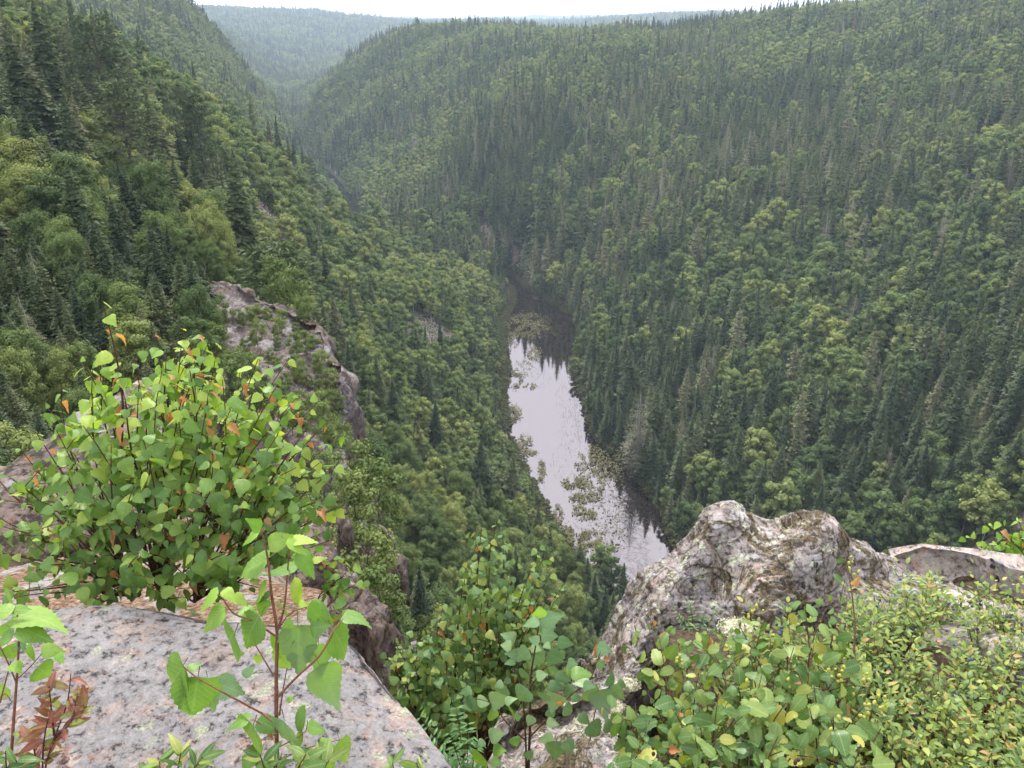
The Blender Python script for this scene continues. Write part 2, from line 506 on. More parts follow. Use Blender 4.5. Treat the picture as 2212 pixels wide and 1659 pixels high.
def leaf_material(name, stops, vein=0.25, transl=0.38, gloss=0.4, blotch=None, under=None):
    m, nt, out = mat(name)
    oi = nd(nt, 'ShaderNodeObjectInfo')
    gm = nd(nt, 'ShaderNodeNewGeometry')
    tc = nd(nt, 'ShaderNodeTexCoord')
    r0 = nd(nt, 'ShaderNodeMath', operation='ADD', ins={0: nd(nt, 'ShaderNodeMath', operation='MULTIPLY', ins={0: gm.outputs['Random Per Island'], 1: 0.9999}).outputs[0], 1: oi.outputs['Random']}).outputs[0]
    rnd = nd(nt, 'ShaderNodeMath', operation='FRACT', ins={0: r0}).outputs[0]
    col = ramp(nt, rnd, stops)
    uv = nd(nt, 'ShaderNodeUVMap')
    s = nd(nt, 'ShaderNodeSeparateXYZ', ins={0: uv.outputs[0]})
    au = nd(nt, 'ShaderNodeMath', operation='ABSOLUTE', ins={0: nd(nt, 'ShaderNodeMath', operation='SUBTRACT', ins={0: s.outputs[0], 1: 0.5}).outputs[0]}).outputs[0]
    mid = ramp(nt, au, [(0.0, (1, 1, 1)), (0.035, (0, 0, 0))])
    diag = nd(nt, 'ShaderNodeMath', operation='MULTIPLY_ADD', ins={0: au, 1: -0.9, 2: s.outputs[1]}).outputs[0]
    sn = nd(nt, 'ShaderNodeMath', operation='SINE', ins={0: nd(nt, 'ShaderNodeMath', operation='MULTIPLY', ins={0: diag, 1: 52.0}).outputs[0]}).outputs[0]
    side = ramp(nt, sn, [(0.80, (0, 0, 0)), (1.0, (0.7, 0.7, 0.7))])
    veins = nd(nt, 'ShaderNodeMath', operation='MAXIMUM', ins={0: mid, 1: side}).outputs[0]
    nz = noise_n(nt, tc.outputs['Object'], 3, 5, 0.7)
    col = mixc(nt, 0.35, col, mixc(nt, 1.0, col, ramp(nt, nz, [(0.3, (0.6, 0.6, 0.6)), (0.7, (1.4, 1.4, 1.4))]), 'MULTIPLY'))
    if blotch:
        nb = nd(nt, 'ShaderNodeTexNoise', ins={'Vector': nd(nt, 'ShaderNodeVectorMath', operation='ADD', ins={0: tc.outputs['Object'], 1: nd(nt, 'ShaderNodeCombineXYZ', ins={0: nd(nt, 'ShaderNodeMath', operation='MULTIPLY', ins={0: rnd, 1: 90.0}).outputs[0]}).outputs[0]}).outputs[0], 'Scale': 1.8, 'Detail': 3})
        col = mixc(nt, ramp(nt, nb.outputs['Fac'], [(1 - blotch[1], (0, 0, 0)), (1.04 - blotch[1], (1, 1, 1))]), col, blotch[0])
    lv = mixc(nt, 0.55, col, (0.5, 0.6, 0.3))
    c2 = mixc(nt, nd(nt, 'ShaderNodeMath', operation='MULTIPLY', ins={0: veins, 1: vein}).outputs[0], col, lv)
    c2 = mixc(nt, nd(nt, 'ShaderNodeMath', operation='MULTIPLY', ins={0: gm.outputs['Backfacing'], 1: 0.55}).outputs[0], c2, under or (0.20, 0.27, 0.15))
    b = nd(nt, 'ShaderNodeBsdfPrincipled', ins={'Base Color': c2, 'Roughness': gloss, 'Specular IOR Level': 0.35})
    t = nd(nt, 'ShaderNodeBsdfTranslucent', ins={'Color': mixc(nt, 1.0, col, (1.5, 1.45, 0.5), 'MULTIPLY')})
    bp = nd(nt, 'ShaderNodeBump', ins={'Strength': 0.35, 'Distance': 0.004, 'Height': side})
    nt.links.new(bp.outputs[0], b.inputs['Normal'])
    ms = nd(nt, 'ShaderNodeMixShader', ins={0: transl, 1: b.outputs[0], 2: t.outputs[0]})
    nt.links.new(ms.outputs[0], out.inputs[0])
    return m


G1, G2, G3 = (0.068, 0.145, 0.032), (0.118, 0.220, 0.042), (0.21, 0.31, 0.058)
M['leaf'] = leaf_material('birch_leaf', [(0, G1), (0.5, G2), (0.9, G3), (1, (0.30, 0.38, 0.07))])
M['leaf_sunny'] = leaf_material('sunlit_birch_leaf', [(0, (0.13, 0.25, 0.045)), (0.5, (0.21, 0.34, 0.055)), (1, (0.34, 0.43, 0.08))], transl=.45)  # lit copy of the birch leaf: sun from behind put into its colour
M['leaf_fresh'] = leaf_material('sapling_leaf', [(0, (0.095, 0.20, 0.045)), (0.6, (0.14, 0.26, 0.05)), (1, (0.20, 0.32, 0.06))], vein=.4)
M['leaf_bright'] = leaf_material('young_birch_leaf', [(0, (0.12, 0.26, 0.04)), (0.6, (0.20, 0.35, 0.05)), (1, (0.30, 0.42, 0.06))], blotch=((0.35, 0.17, 0.07), 0.22))
M['leaf_dark'] = leaf_material('shaded_birch_leaf', [(0, (0.07, 0.145, 0.05)), (0.55, (0.12, 0.21, 0.06)), (0.9, (0.20, 0.28, 0.065)), (1, (0.30, 0.31, 0.07))])  # darker green running to yellow, mostly for the gap shrub
M['leaf_blue'] = leaf_material('greyish_birch_leaf', [(0, (0.08, 0.16, 0.065)), (0.6, (0.13, 0.225, 0.10)), (1, (0.19, 0.29, 0.13))], gloss=0.45, transl=0.25)
M['leaf_alder'] = leaf_material('alder_leaf', [(0, (0.05, 0.115, 0.032)), (0.55, (0.10, 0.18, 0.04)), (0.88, (0.19, 0.25, 0.055)), (1, (0.34, 0.32, 0.07))], blotch=((0.25, 0.13, 0.06), 0.2), transl=0.3, vein=.5)
M['leaf_orange'] = leaf_material('withered_leaf', [(0, (0.30, 0.11, 0.04)), (0.6, (0.40, 0.18, 0.07)), (1, (0.42, 0.27, 0.15))], under=(0.5, 0.25, 0.1))
M['leaf_red'] = leaf_material('reddish_lance_leaf', [(0, (0.17, 0.045, 0.040)), (0.4, (0.20, 0.09, 0.05)), (0.7, (0.17, 0.19, 0.05)), (1, (0.22, 0.28, 0.06))], blotch=((0.20, 0.06, 0.05), 0.5), under=(0.27, 0.15, 0.11))
M['leaf_blueberry'] = leaf_material('blueberry_leaf', [(0, (0.06, 0.115, 0.032)), (0.45, (0.125, 0.195, 0.042)), (0.85, (0.24, 0.29, 0.055)), (0.95, (0.30, 0.30, 0.07)), (1, (0.36, 0.17, 0.08))], transl=0.3)
M['leaf_fern'] = leaf_material('pinnate_leaflet', [(0, (0.05, 0.15, 0.05)), (1, (0.12, 0.26, 0.07))], transl=0.3)
M['berry'] = simple('blueberry_skin', (0.045, 0.06, 0.14), rough=0.5, scale=80)
M['cone'] = simple('green_alder_cone', (0.34, 0.33, 0.07), scale=150)
M['oldcone'] = simple('old_alder_cone', (0.05, 0.03, 0.022), scale=150)
M['reindeer'] = simple('reindeer_lichen', (0.36, 0.35, 0.25), scale=90, var=0.4)


# ------------------------------------------------------------------ terrain
def pts_uvd(L):
    return [P(*t) for t in L]


FAR = [(2200,250,370),(1900,250,400),(1600,250,430),(1300,250,430),(1100,330,405),(1120,250,445),(900,400,480),(800,400,500),(2200,80,480),(1900,100,520),
       (1600,110,560),(1300,110,600),(1000,120,680),(800,140,760),(700,200,760),(720,300,620),(2200,15,560),(1900,34,620),(1640,60,700),
       (1450,84,760),(1200,88,820),(950,78,880),(850,96,900),(760,130,900),
       (200,60,550),(300,100,520),(400,100,600),(450,200,480),(540,240,560),(380,20,720),(440,50,760),(470,110,720),(530,200,700),(590,260,680),
       (200,-40,800),(0,-90,700),(-300,-120,600),(640,262,900)]
RIGHT = [(2200,1100,150),(1900,1150,165),(1650,1050,175),(1500,1000,185),(2200,800,190),(1900,800,205),(1600,800,215),(1400,800,220),
         (2200,500,260),(1900,500,280),(1600,500,295),(1400,500,310),(1250,540,325),(1110,540,330),(1105,450,366),(1150,500,346),(2700,800,150),(2700,400,250),(2700,100,400),(2600,1200,110)]
LOWL = [(700,470,250),(775,478,292),(800,550,260),(900,600,280),(1000,620,300),(850,700,210),(950,700,225),(900,900,160),(1000,900,175),(850,1100,120),
        (1000,1100,135),(900,1300,90),(1100,1300,110)]
LOWXYZ = [(-12,45,50),(-4,35,46),(5,50,38),(15,70,18),(35,80,8),(60,60,10),(-20,75,42),(-30,120,45),(-42,170,45),(100,60,36),(50,30,25),(0,18,60),(14,20,45),(150,40,60),(-3,10,68)]
UPXYZ = [(-6,18,86.3),(-9,32,81.2),(-17,45,81.8),(-10,10,91),(-22,20,89),(-40,20,95),(-60,10,99),(-36,60,81.5),(-25,36,82.5),(-45,40,90),(-90,50,110),(-14,25,83),(-20,60,80)]
UPL = [(260,420,115),(100,300,130),(50,180,150),(400,400,150),(500,560,130),(350,600,80),(100,600,70),(100,850,45),(300,200,220),(560,450,190),
       (-200,200,150),(-400,400,90),(700,470,250)]
RIVZ = [(1110,640),(1120,690),(1170,760),(1180,870),(1190,940),(1220,1000),(1280,1080),(1320,1150),(1340,1220),(1190,690)]
UPS = [(-52,365,2),(-85,425,2),(-108,500,3),(-126,560,4),(-150,640,6),(-200,780,9)]


def tps_fit(xyz):
    xyz = np.array(xyz, float)
    r = np.hypot(xyz[:, 0], xyz[:, 1])
    q = np.stack([np.arctan2(xyz[:, 0], xyz[:, 1]) * 1.8, np.log(r)], 1)
    e = (xyz[:, 2] - 100) / r
    n = len(q)
    d = np.linalg.norm(q[:, None] - q[None], axis=2)
    K = d * d * np.log(d + 1e-9) + np.eye(n) * 2e-3
    A = np.zeros((n + 3, n + 3))
    A[:n, :n] = K
    A[:n, n] = 1
    A[:n, n + 1:] = q
    A[n:, :n] = A[:n, n:].T
    s = np.linalg.solve(A, np.concatenate([e, np.zeros(3)]))
    return q, s


def tps_eval(fit, x, y):
    q, s = fit
    r = np.maximum(np.hypot(x, y), 10)
    th = np.clip(np.arctan2(x, y), -1.1, 1.1) * 1.8
    lr = np.log(r)
    n = len(q)
    e = s[n] + s[n + 1] * th + s[n + 2] * lr
    for i in range(n):
        d2 = (th - q[i, 0]) ** 2 + (lr - q[i, 1]) ** 2
        e = e + s[i] * 0.5 * d2 * np.log(d2 + 1e-12)
    return 100 + r * e


rivxyz = [PZ(u, v, 0) for u, v in RIVZ]
common = pts_uvd(FAR) + [np.array(t, float) for t in UPS]
# country beyond the ridges: rolling plateau seen at the horizon
for u, v, d in [(-200,40,1500),(450,60,1500),(480,45,2400),(620,50,2600),(600,150,1500),(700,130,1700),(640,220,1150),(800,52,2800),(560,100,1900),(760,105,2000),
                (900,62,2600),(1000,64,2200),(1150,60,2600),(1250,58,2400),(1400,62,2000),(1500,52,2400),(1600,47,2300),(1750,46,2400),(1900,45,2400),(2300,60,1600),
                (1200,110,1100),(950,110,1150),(1500,96,1000),(1700,80,1000),(1950,60,900),(2300,45,850),(800,130,1150),
                (450,36,3600),(620,34,3800),(800,46,4200),(950,54,4200),(1100,58,3800),(1250,50,4400),(1500,41,4400),(1700,38,4400),(1900,40,4400),(2300,40,4400),(-300,40,4400)]:
    common.append(P(u, v, d))
fit_low = tps_fit(common + pts_uvd(RIGHT) + pts_uvd(LOWL) + [np.array(t, float) for t in LOWXYZ] + rivxyz)
fit_up = tps_fit(common + pts_uvd(RIGHT) + [np.array(t, float) for t in UPXYZ] + pts_uvd(UPL) + pts_uvd([(900,600,280),(1000,620,300)]) + rivxyz)

LB = [(1108,625),(1112,655),(1092,700),(1094,760),(1100,800),(1092,870),(1100,940),(1128,1000),(1172,1080),(1198,1150),(1255,1215),(1300,1260),(1335,1292)]
RB = [(1136,628),(1180,655),(1242,688),(1252,735),(1232,795),(1258,860),(1276,940),(1335,1000),(1385,1050),(1430,1110),(1450,1180)]
river_poly = [PZ(u, v, 0)[:2] for u, v in LB] + [(36, 96), (58, 70), (90, 50), (130, 40), (135, 55), (95, 70), (62, 98)] + [PZ(u, v, 0)[:2] for u, v in RB[::-1]] + [(2, 330), (-8, 338)]
up_line = [(-4, 330), (-20, 342), (-48, 362), (-82, 420), (-104, 495), (-122, 552), (-140, 600), (-165, 660), (-200, 760)]


def river_dist(x, y):
    a = poly_sdf(x, y, river_poly)
    b = poly_sdf(x, y, up_line, closed=False) - 4.5
    return np.minimum(a, b)


VOID = [(-0.34,1.45),(-0.52,1.85),(-0.72,2.7),(-1.15,4.5),(-2.3,9),(-4.5,18),(-7.8,32),(-9.4,40),(-13,47),(-19,55),(-27,75),(-38,110),(-52,160),(-60,230),
        (-55,320),(0,900),(400,900),(900,0),(300,-150),(80,-40),(20,-4),(8,.6),(4,2.2),(2.5,2.7),(1.9,2.75),(1.2,3.0),(0.75,2.7),(0.5,2.2),(0.5,1.5),(0.1,1.3)]


NEARP = [(-30,-40),(-30,2),(-9,5.0),(-3.7,4.9),(-2.6,4.2),(-1.6,3.2),(-.8,2.5),(.3,2.5),(.6,2.6),(1.9,3.3),(6,4),(30,2),(30,-40)]


def terrain_z(x, y):
    x = np.asarray(x, float).ravel()
    y = np.asarray(y, float).ravel()
    r = np.hypot(x, y)
    lo = tps_eval(fit_low, x, y)
    lo = np.where(r < 25, np.minimum(lo, 101.5 - 1.75 * r), lo)
    up = tps_eval(fit_up, x, y)
    near = np.where(x > 0.3, 98.30 - 0.20 * (y - 0.9) - 0.4 * sstep(2.15, 2.6, y) * (1 - sstep(1.5, 1.9, x)), 97.95 - 0.30 * np.maximum(y - 2, 0))
    near = near + 0.03 * fbm2(x, y, 0.5, 4, 5)
    near = np.where(y < 0, 98.1 + 0.1 * fbm2(x, y, 3, 3, 8) + 0.12 * np.minimum(-y, 60), near)
    kb = sstep(0.0, 3.2, poly_sdf(x, y, NEARP) + 0.25 * fbm2(x, y, 1.2, 3, 9))
    behind = sstep(6, -25, y)
    kb = kb * (1 - behind)
    up = near * (1 - kb) + up * kb
    wdt = 0.08 + 0.07 * r
    sd = poly_sdf(x, y, VOID) + fbm2(x, y, 6, 3, 3) * np.minimum(0.05 * r, 1.6)
    m = sstep(-1, 1, sd / np.minimum(wdt, 16) * 1.3 + 0.7)
    z = lo * (1 - m) + up * m
    na = np.clip((r - 8) / 60, 0, 1)
    z = z + na * (1.3 * fbm2(x, y, 22, 4, 11) + 3.5 * np.clip((r - 120) / 500, 0, 1) * fbm2(x, y, 90, 3, 12))
    z = z + np.clip((r - 1100) / 1500, 0, 1) * (22 * fbm2(x, y, 650, 4, 14) - 8)
    rd = river_dist(x, y)
    k = sstep(0, 14, rd)
    shore = 0.25 + 0.12 * np.clip(rd, 0, 40)
    zz = np.where(rd > 0, np.maximum(shore * (1 - k) + z * k, shore * 0.8), np.maximum(-1.2, 0.25 + rd * 0.8))
    zz = np.where((r > 60) & (r < 1100), zz, np.maximum(z, 2 + 0 * z))
    return zz


th_f = np.radians(np.arange(-78, 78.01, 0.32))
th_b = np.radians(np.arange(82, 278.1, 5))
ths = np.concatenate([th_f, th_b])
rs = np.exp(np.concatenate([np.arange(math.log(.6), math.log(60), .022), np.arange(math.log(60), math.log(450), .0085), np.arange(math.log(450), math.log(7500), .02)]))
NR = len(rs)
TH, RR = np.meshgrid(ths, rs, indexing='ij')
TX, TY = np.sin(TH) * RR, np.cos(TH) * RR
TZ = terrain_z(TX.ravel(), TY.ravel()).reshape(TX.shape)
nT = len(ths)
tv = np.stack([TX, TY, TZ], -1).reshape(-1, 3)
idx = np.arange(nT * NR).reshape(nT, NR)
idx2 = np.roll(idx, -1, axis=0)
tf = np.stack([idx[:, :-1], idx[:, 1:], idx2[:, 1:], idx2[:, :-1]], -1).reshape(-1, 4)
tv = np.concatenate([tv, [[0, 0, float(TZ[:, 0].mean())]]])
me = mesh_from('terrain', tv, tf, [M['ground']])
import bmesh
bm = bmesh.new()
bm.from_mesh(me)
bm.verts.ensure_lookup_table()
cv = bm.verts[len(tv) - 1]
for i in range(nT):
    try:
        f_ = bm.faces.new((cv, bm.verts[int(idx[i, 0])], bm.verts[int(idx2[i, 0])]))
        f_.smooth = True
    except ValueError:
        pass
bmesh.ops.recalc_face_normals(bm, faces=bm.faces)
bm.to_mesh(me)
bm.free()
link('terrain', me, kind='structure')

# horizon visibility table for the forest: running maximum of elevation along each column
nF = len(th_f)
ELV = (TZ[:nF] - CAMZ) / rs[None, :]
RUN = np.maximum.accumulate(ELV, axis=1)


def elev_block(x, y):
    """largest ground elevation tangent in front of the point"""
    r = np.hypot(x, y)
    th = np.arctan2(x, y)
    i = np.clip(np.round((th - th_f[0]) / (th_f[1] - th_f[0])).astype(int), 0, nF - 1)
    j = np.clip(np.searchsorted(rs, r * 0.97), 0, NR - 1)
    return RUN[i, j]


def hit(u, v, lift=0.0):
    """where the view line of a pixel meets the terrain"""
    d = ray(u, v)
    t = np.exp(np.linspace(math.log(1.5), math.log(5000), 3000))
    p = np.array([0, 0, CAMZ])[None] + d[None] * t[:, None]
    z = terrain_z(p[:, 0], p[:, 1]) + lift
    k = np.argmax(p[:, 2] < z)
    return p[k]


# river sheet
bmr = bmesh.new()
wx = np.linspace(-260, 160, 60)
wy = np.linspace(30, 800, 90)
g = bmesh.ops.create_grid(bmr, x_segments=2, y_segments=2, size=1)
for v_ in bmr.verts:
    v_.co.x = -40 + v_.co.x * 210
    v_.co.y = 415 + v_.co.y * 395
    v_.co.z = 0
me = bpy.data.meshes.new('river')
bmr.to_mesh(me)
bmr.free()
me.materials.append(M['water'])
link('river', me, kind='structure')


# ------------------------------------------------------------------ tree prototypes (unit height)
def quads_to(name, C, A, B, mats, mi=0):
    """rhombus leaves: centre C, half axes A and B"""
    V = np.stack([C - A, C - B, C + A, C + B], 1).reshape(-1, 3)
    Fc = np.arange(len(V)).reshape(-1, 4)
    return V, Fc


def unit(a):
    return a / (np.linalg.norm(a, axis=-1, keepdims=True) + 1e-12)


def spruce_geo(seed, whorls, nb, nt_, rad=0.13, base=0.1, ragged=0.25, droop=0.5, thin=1.0, body=.62, bw=1.0):
    r = np.random.default_rng(seed)
    Cs, As, Bs = [], [], []
    for i in range(whorls):
        f = (i + r.uniform(-.3, .3)) / whorls
        h = base + (0.985 - base) * f
        Rm = rad * (1 - f) ** 0.75 * (0.55 + 0.45 * min(1, f * 5)) + 0.008
        n = max(3, int(nb * (1 - 0.45 * f)))
        a0 = r.uniform(0, 6.28)
        for k in range(n):
            az = a0 + 6.283 * k / n + r.uniform(-.4, .4)
            L = Rm * (1 + r.uniform(-ragged, ragged))
            if r.random() < 0.06:
                continue
            d = np.array([math.cos(az), math.sin(az), 0])
            lat = np.array([-math.sin(az), math.cos(az), 0])
            rise = 0.25 * f
            m = max(2, int(nt_ * (0.4 + 0.6 * (1 - f))))
            t = (np.arange(m) + 0.6) / m
            z = h + L * (rise * t - droop * t * t + 0.35 * droop * t ** 3)
            c = d[None] * (L * t)[:, None]
            c[:, 2] = z
            wl = L * 0.40 * (1.1 - t * 0.75) * thin
            for s in (-1, 1):
                dirv = unit(d[None] * 0.75 + s * lat[None] * 0.9 + np.array([0, 0, -0.35]) + r.normal(0, .18, (m, 3)))
                A = dirv * wl[:, None] * 0.62
                nrm = unit(np.array([0, 0, 1.0])[None] + r.normal(0, .45, (m, 3)))
                B = unit(np.cross(nrm, dirv)) * (wl * 0.27 + 0.0016)[:, None]
                Cs.append(c + A * 0.9)
                As.append(A)
                Bs.append(B)
    # leader
    n = 10
    c = np.zeros((n, 3))
    c[:, 2] = np.linspace(0.95, 1.0, n)
    Cs.append(c)
    As.append(np.tile([[0, 0, 0.012]], (n, 1)))
    Bs.append(unit(r.normal(0, 1, (n, 3))) * 0.006)
    V, Fc = quads_to('', np.concatenate(Cs), np.concatenate(As) * [1, 1, 1], np.concatenate(Bs) * bw, None)
    if body:
        nt2 = max(5, whorls // 2)
        zz, rd_ = [], []
        for k in range(nt2):
            f = k / nt2
            R0 = rad * (1 - f) ** 0.8 * body * (0.6 + 0.4 * min(1, f * 6))
            zz += [base + (1 - base) * f, base + (1 - base) * (f + .45 / nt2)]
            rd_ += [R0 * .62, R0]
        zz.append(.99)
        rd_.append(.002)
        bp = np.stack([np.zeros(len(zz)), np.zeros(len(zz)), zz], 1)
        V2, F2 = tube_geo(bp, rd_, 7)
        V2[:, :2] *= r.uniform(.8, 1.2, (len(V2), 1))
        V2[:, 2] += r.normal(0, .006, len(V2))
        Fc = np.concatenate([Fc, F2 + len(V)])
        V = np.concatenate([V, V2])
    return V, Fc


def spruce_trunk(rad=0.008):
    return tube_geo([(0, 0, -0.03), (0, 0, 0.3), (0, 0, 0.7), (0, 0, 0.985)], [rad * 1.3, rad, rad * .6, rad * .15], 5)


def birch_geo(seed, blobs, leaves, ls, rad=0.24, zc=0.62, zh=0.36, up=0.5, body=.60):
    r = np.random.default_rng(seed)
    Cs, Ns = [], []
    cents = []
    for i in range(blobs):
        f = (i + .5) / blobs
        zz = zc + zh * (2 * f - 1) * 0.88
        env = rad * math.sqrt(max(0.05, 1 - abs((zz - zc + 0.08) / (zh * 1.15)) ** 2.2))
        az = i * 2.4 + r.uniform(-.6, .6)
        rr = env * r.uniform(0.25, 0.8)
        b = np.array([math.cos(az) * rr, math.sin(az) * rr, zz])
        br = rad * r.uniform(0.26, 0.46)
        cents.append((b, br))
        n = leaves // blobs
        d = unit(r.normal(0, 1, (n, 3)))
        d[:, 2] = d[:, 2] * 0.75 + 0.1
        c = b + d * br * (r.random((n, 1)) ** 0.45)
        c[:, 2] += 0.02 * np.sin(c[:, 0] * 60)
        Cs.append(c)
        Ns.append(unit(d * 1.5 + np.array([0, 0, up]) + r.normal(0, .42, (n, 3))))
    C, N = np.concatenate(Cs), np.concatenate(Ns)
    T = unit(np.cross(N, r.normal(0, 1, N.shape)))
    B = np.cross(N, T)
    s = ls * r.uniform(0.6, 1.3, (len(C), 1))
    V, Fc = quads_to('', C, T * s, B * s * 0.62, None)
    for b, br in cents:
        ph = np.linspace(0, math.pi, 5)
        bp = np.stack([np.full(5, b[0]), np.full(5, b[1]), b[2] - np.cos(ph) * br * body], 1)
        V2, F2 = tube_geo(bp, np.sin(ph) * br * body * 1.08 + .002, 6)
        V2 += r.normal(0, br * .06, V2.shape)
        Fc = np.concatenate([Fc, F2 + len(V)])
        V = np.concatenate([V, V2])
    return (V, Fc), cents


def birch_trunk(seed, cents, rad=0.0085, limbs=True):
    r = np.random.default_rng(seed)
    g = Geo()
    pts = [(0, 0, -0.03)]
    for k in range(1, 6):
        pts.append((r.normal(0, .012) * k * .5, r.normal(0, .012) * k * .5, 0.18 * k))
    pts = np.array(pts)
    V, Fc = tube_geo(pts, [rad * 1.2, rad, rad * .85, rad * .65, rad * .45, rad * .2], 5)
    g.add(V, Fc)
    if limbs:
        for b, br in cents[::2]:
            z0 = max(0.2, b[2] - 0.22)
            k = np.interp(z0, pts[:, 2], np.arange(6))
            i = int(min(k, 4))
            p0 = pts[i] + (pts[i + 1] - pts[i]) * (k - i)
            V, Fc = tube_geo([p0, (p0 + b) / 2 + [0, 0, -0.02], b], [rad * .45, rad * .3, rad * .12], 4)
            g.add(V, Fc)
    return np.concatenate(g.v), np.concatenate(g.f)


def pine_geo(seed, n=46, tuft=90, rad=0.24):
    r = np.random.default_rng(seed)
    Cs, As, Bs = [], [], []
    limbs = []
    for i in range(n):
        f = i / n
        h = 0.30 + 0.68 * f
        L = rad * (1 - 0.6 * f ** 1.6) * r.uniform(0.55, 1.1)
        az = i * 2.4 + r.uniform(-.5, .5)
        d = np.array([math.cos(az), math.sin(az), 0])
        tip = d * L + np.array([0, 0, h + L * r.uniform(-.05, .35)])
        limbs.append(((0, 0, h), tip))
        for t in (0.55, 0.8, 1.0):
            c0 = np.array([0, 0, h]) * (1 - t) + tip * t
            m = tuft // 3
            o = unit(r.normal(0, 1, (m, 3))) * r.random((m, 1)) ** .5 * np.array([.055, .055, .020])
            a = unit(o * [1, 1, 1.5] + d * .01 + r.normal(0, .008, (m, 3)))
            Cs.append(c0 + o)
            As.append(a * 0.016)
            Bs.append(unit(np.cross(a, r.normal(0, 1, (m, 3)))) * 0.0042)
    return quads_to('', np.concatenate(Cs), np.concatenate(As), np.concatenate(Bs), None), limbs


def mk(name, geo, m):
    return mesh_from(name, geo[0], geo[1], [m], smooth=False)


PR = {}
TR = {}
for i in range(4):
    PR['spruce_near', i] = mk('spruce_crown', spruce_geo(10 + i, 44, 10, 7, rad=0.145 + .018 * i, ragged=.35, thin=1.25), M['spruce'])
    PR['spruce_mid', i] = mk('spruce_crown', spruce_geo(20 + i, 24, 8, 3, rad=0.14 + .018 * i, ragged=.35, base=.04, thin=1.5), M['spruce'])
    PR['spruce_far', i] = mk('spruce_crown', spruce_geo(30 + i, 13, 6, 2, rad=0.14 + .014 * i, base=.04, thin=1.8), M['spruce'])
    gb, ce = birch_geo(40 + i, 26, 17000, 0.0090, rad=.22 + .02 * i, body=.32)
    PR['birch_near', i] = mk('birch_crown', gb, M['birch'])
    TR['birch_near', i] = mk('birch_trunk', birch_trunk(40 + i, ce), M['whitebark'])
    gb, ce = birch_geo(50 + i, 15, 2100, 0.023, rad=.23 + .02 * i)
    PR['birch_mid', i] = mk('birch_crown', gb, M['birch'])
    TR['birch_mid', i] = mk('birch_trunk', birch_trunk(50 + i, ce), M['whitebark'])
    gb, ce = birch_geo(60 + i, 8, 500, 0.040, rad=.26 + .02 * i, zc=.58, zh=.40)
    PR['birch_far', i] = mk('birch_crown', gb, M['birch'])
    TR['birch_far', i] = mk('birch_trunk', birch_trunk(60 + i, ce, limbs=False), M['whitebark'])
for i in range(2):
    gp, limbs = pine_geo(70 + i, rad=.20 + .04 * i)
    PR['pine', i] = mk('pine_crown', gp, M['pine'])
    g = Geo()
    g.add(*tube_geo([(0, 0, -.03), (.004, 0, .35), (-.004, .003, .7), (0, 0, .98)], [.014, .011, .007, .002], 7))
    for a, b in limbs:
        b = np.array(b)
        g.add(*tube_geo([a, (np.array(a) + b) / 2 + [0, 0, -.006], b], [.0035, .0025, .001], 4))
    TR['pine', i] = g.mesh('pine_trunk', [M['bark']])
    PR['dead', i] = mk('dead_spruce_branches', spruce_geo(80 + i, 30, 9, 7, rad=.18, ragged=.4, thin=.8, droop=.8, body=0, bw=.42), M['deadfoliage'])
    PR['rust', i] = mk('rust_spruce_crown', spruce_geo(90 + i, 24, 8, 4, rad=.10, thin=.9), M['rustfoliage'])
TR['spruce'] = mesh_from('spruce_trunk', *spruce_trunk(), [M['bark']])
TR['dead'] = mesh_from('dead_trunk', *spruce_trunk(.009), [M['greywood']])
for i in range(3):
    gb, ce = birch_geo(100 + i, 12, 1100, 0.032, rad=.42, zc=.5, zh=.5)
    PR['shrub', i] = mk('shrub_foliage', gb, M['shrub'])
    gb, ce = birch_geo(110 + i, 14, 3500, 0.021, rad=.40, zc=.52, zh=.48, body=.3)
    PR['greenshrub', i] = mk('shrub_foliage', gb, M['birch'])
    TR['greenshrub', i] = mk('shrub_stem', birch_trunk(110 + i, ce, rad=.008), M['bark'])


def joined(name, crown, trunk):
    """one mesh of crown and trunk for the uncounted part of the forest"""
    bmj = bmesh.new()
    bmj.from_mesh(crown)
    n0 = len(bmj.faces)
    bmj.from_mesh(trunk)
    bmj.faces.ensure_lookup_table()
    for k in range(n0, len(bmj.faces)):
        bmj.faces[k].material_index = 1
    me = bpy.data.meshes.new(name)
    bmj.to_mesh(me)
    bmj.free()
    me.materials.append(crown.materials[0])
    me.materials.append(trunk.materials[0])
    return me


def proto_collection(name, meshes):
    c = bpy.data.collections.new(name)
    for k, me in enumerate(meshes):
        o = bpy.data.objects.new('%s_%02d' % (name, k), me)
        c.objects.link(o)
    return c


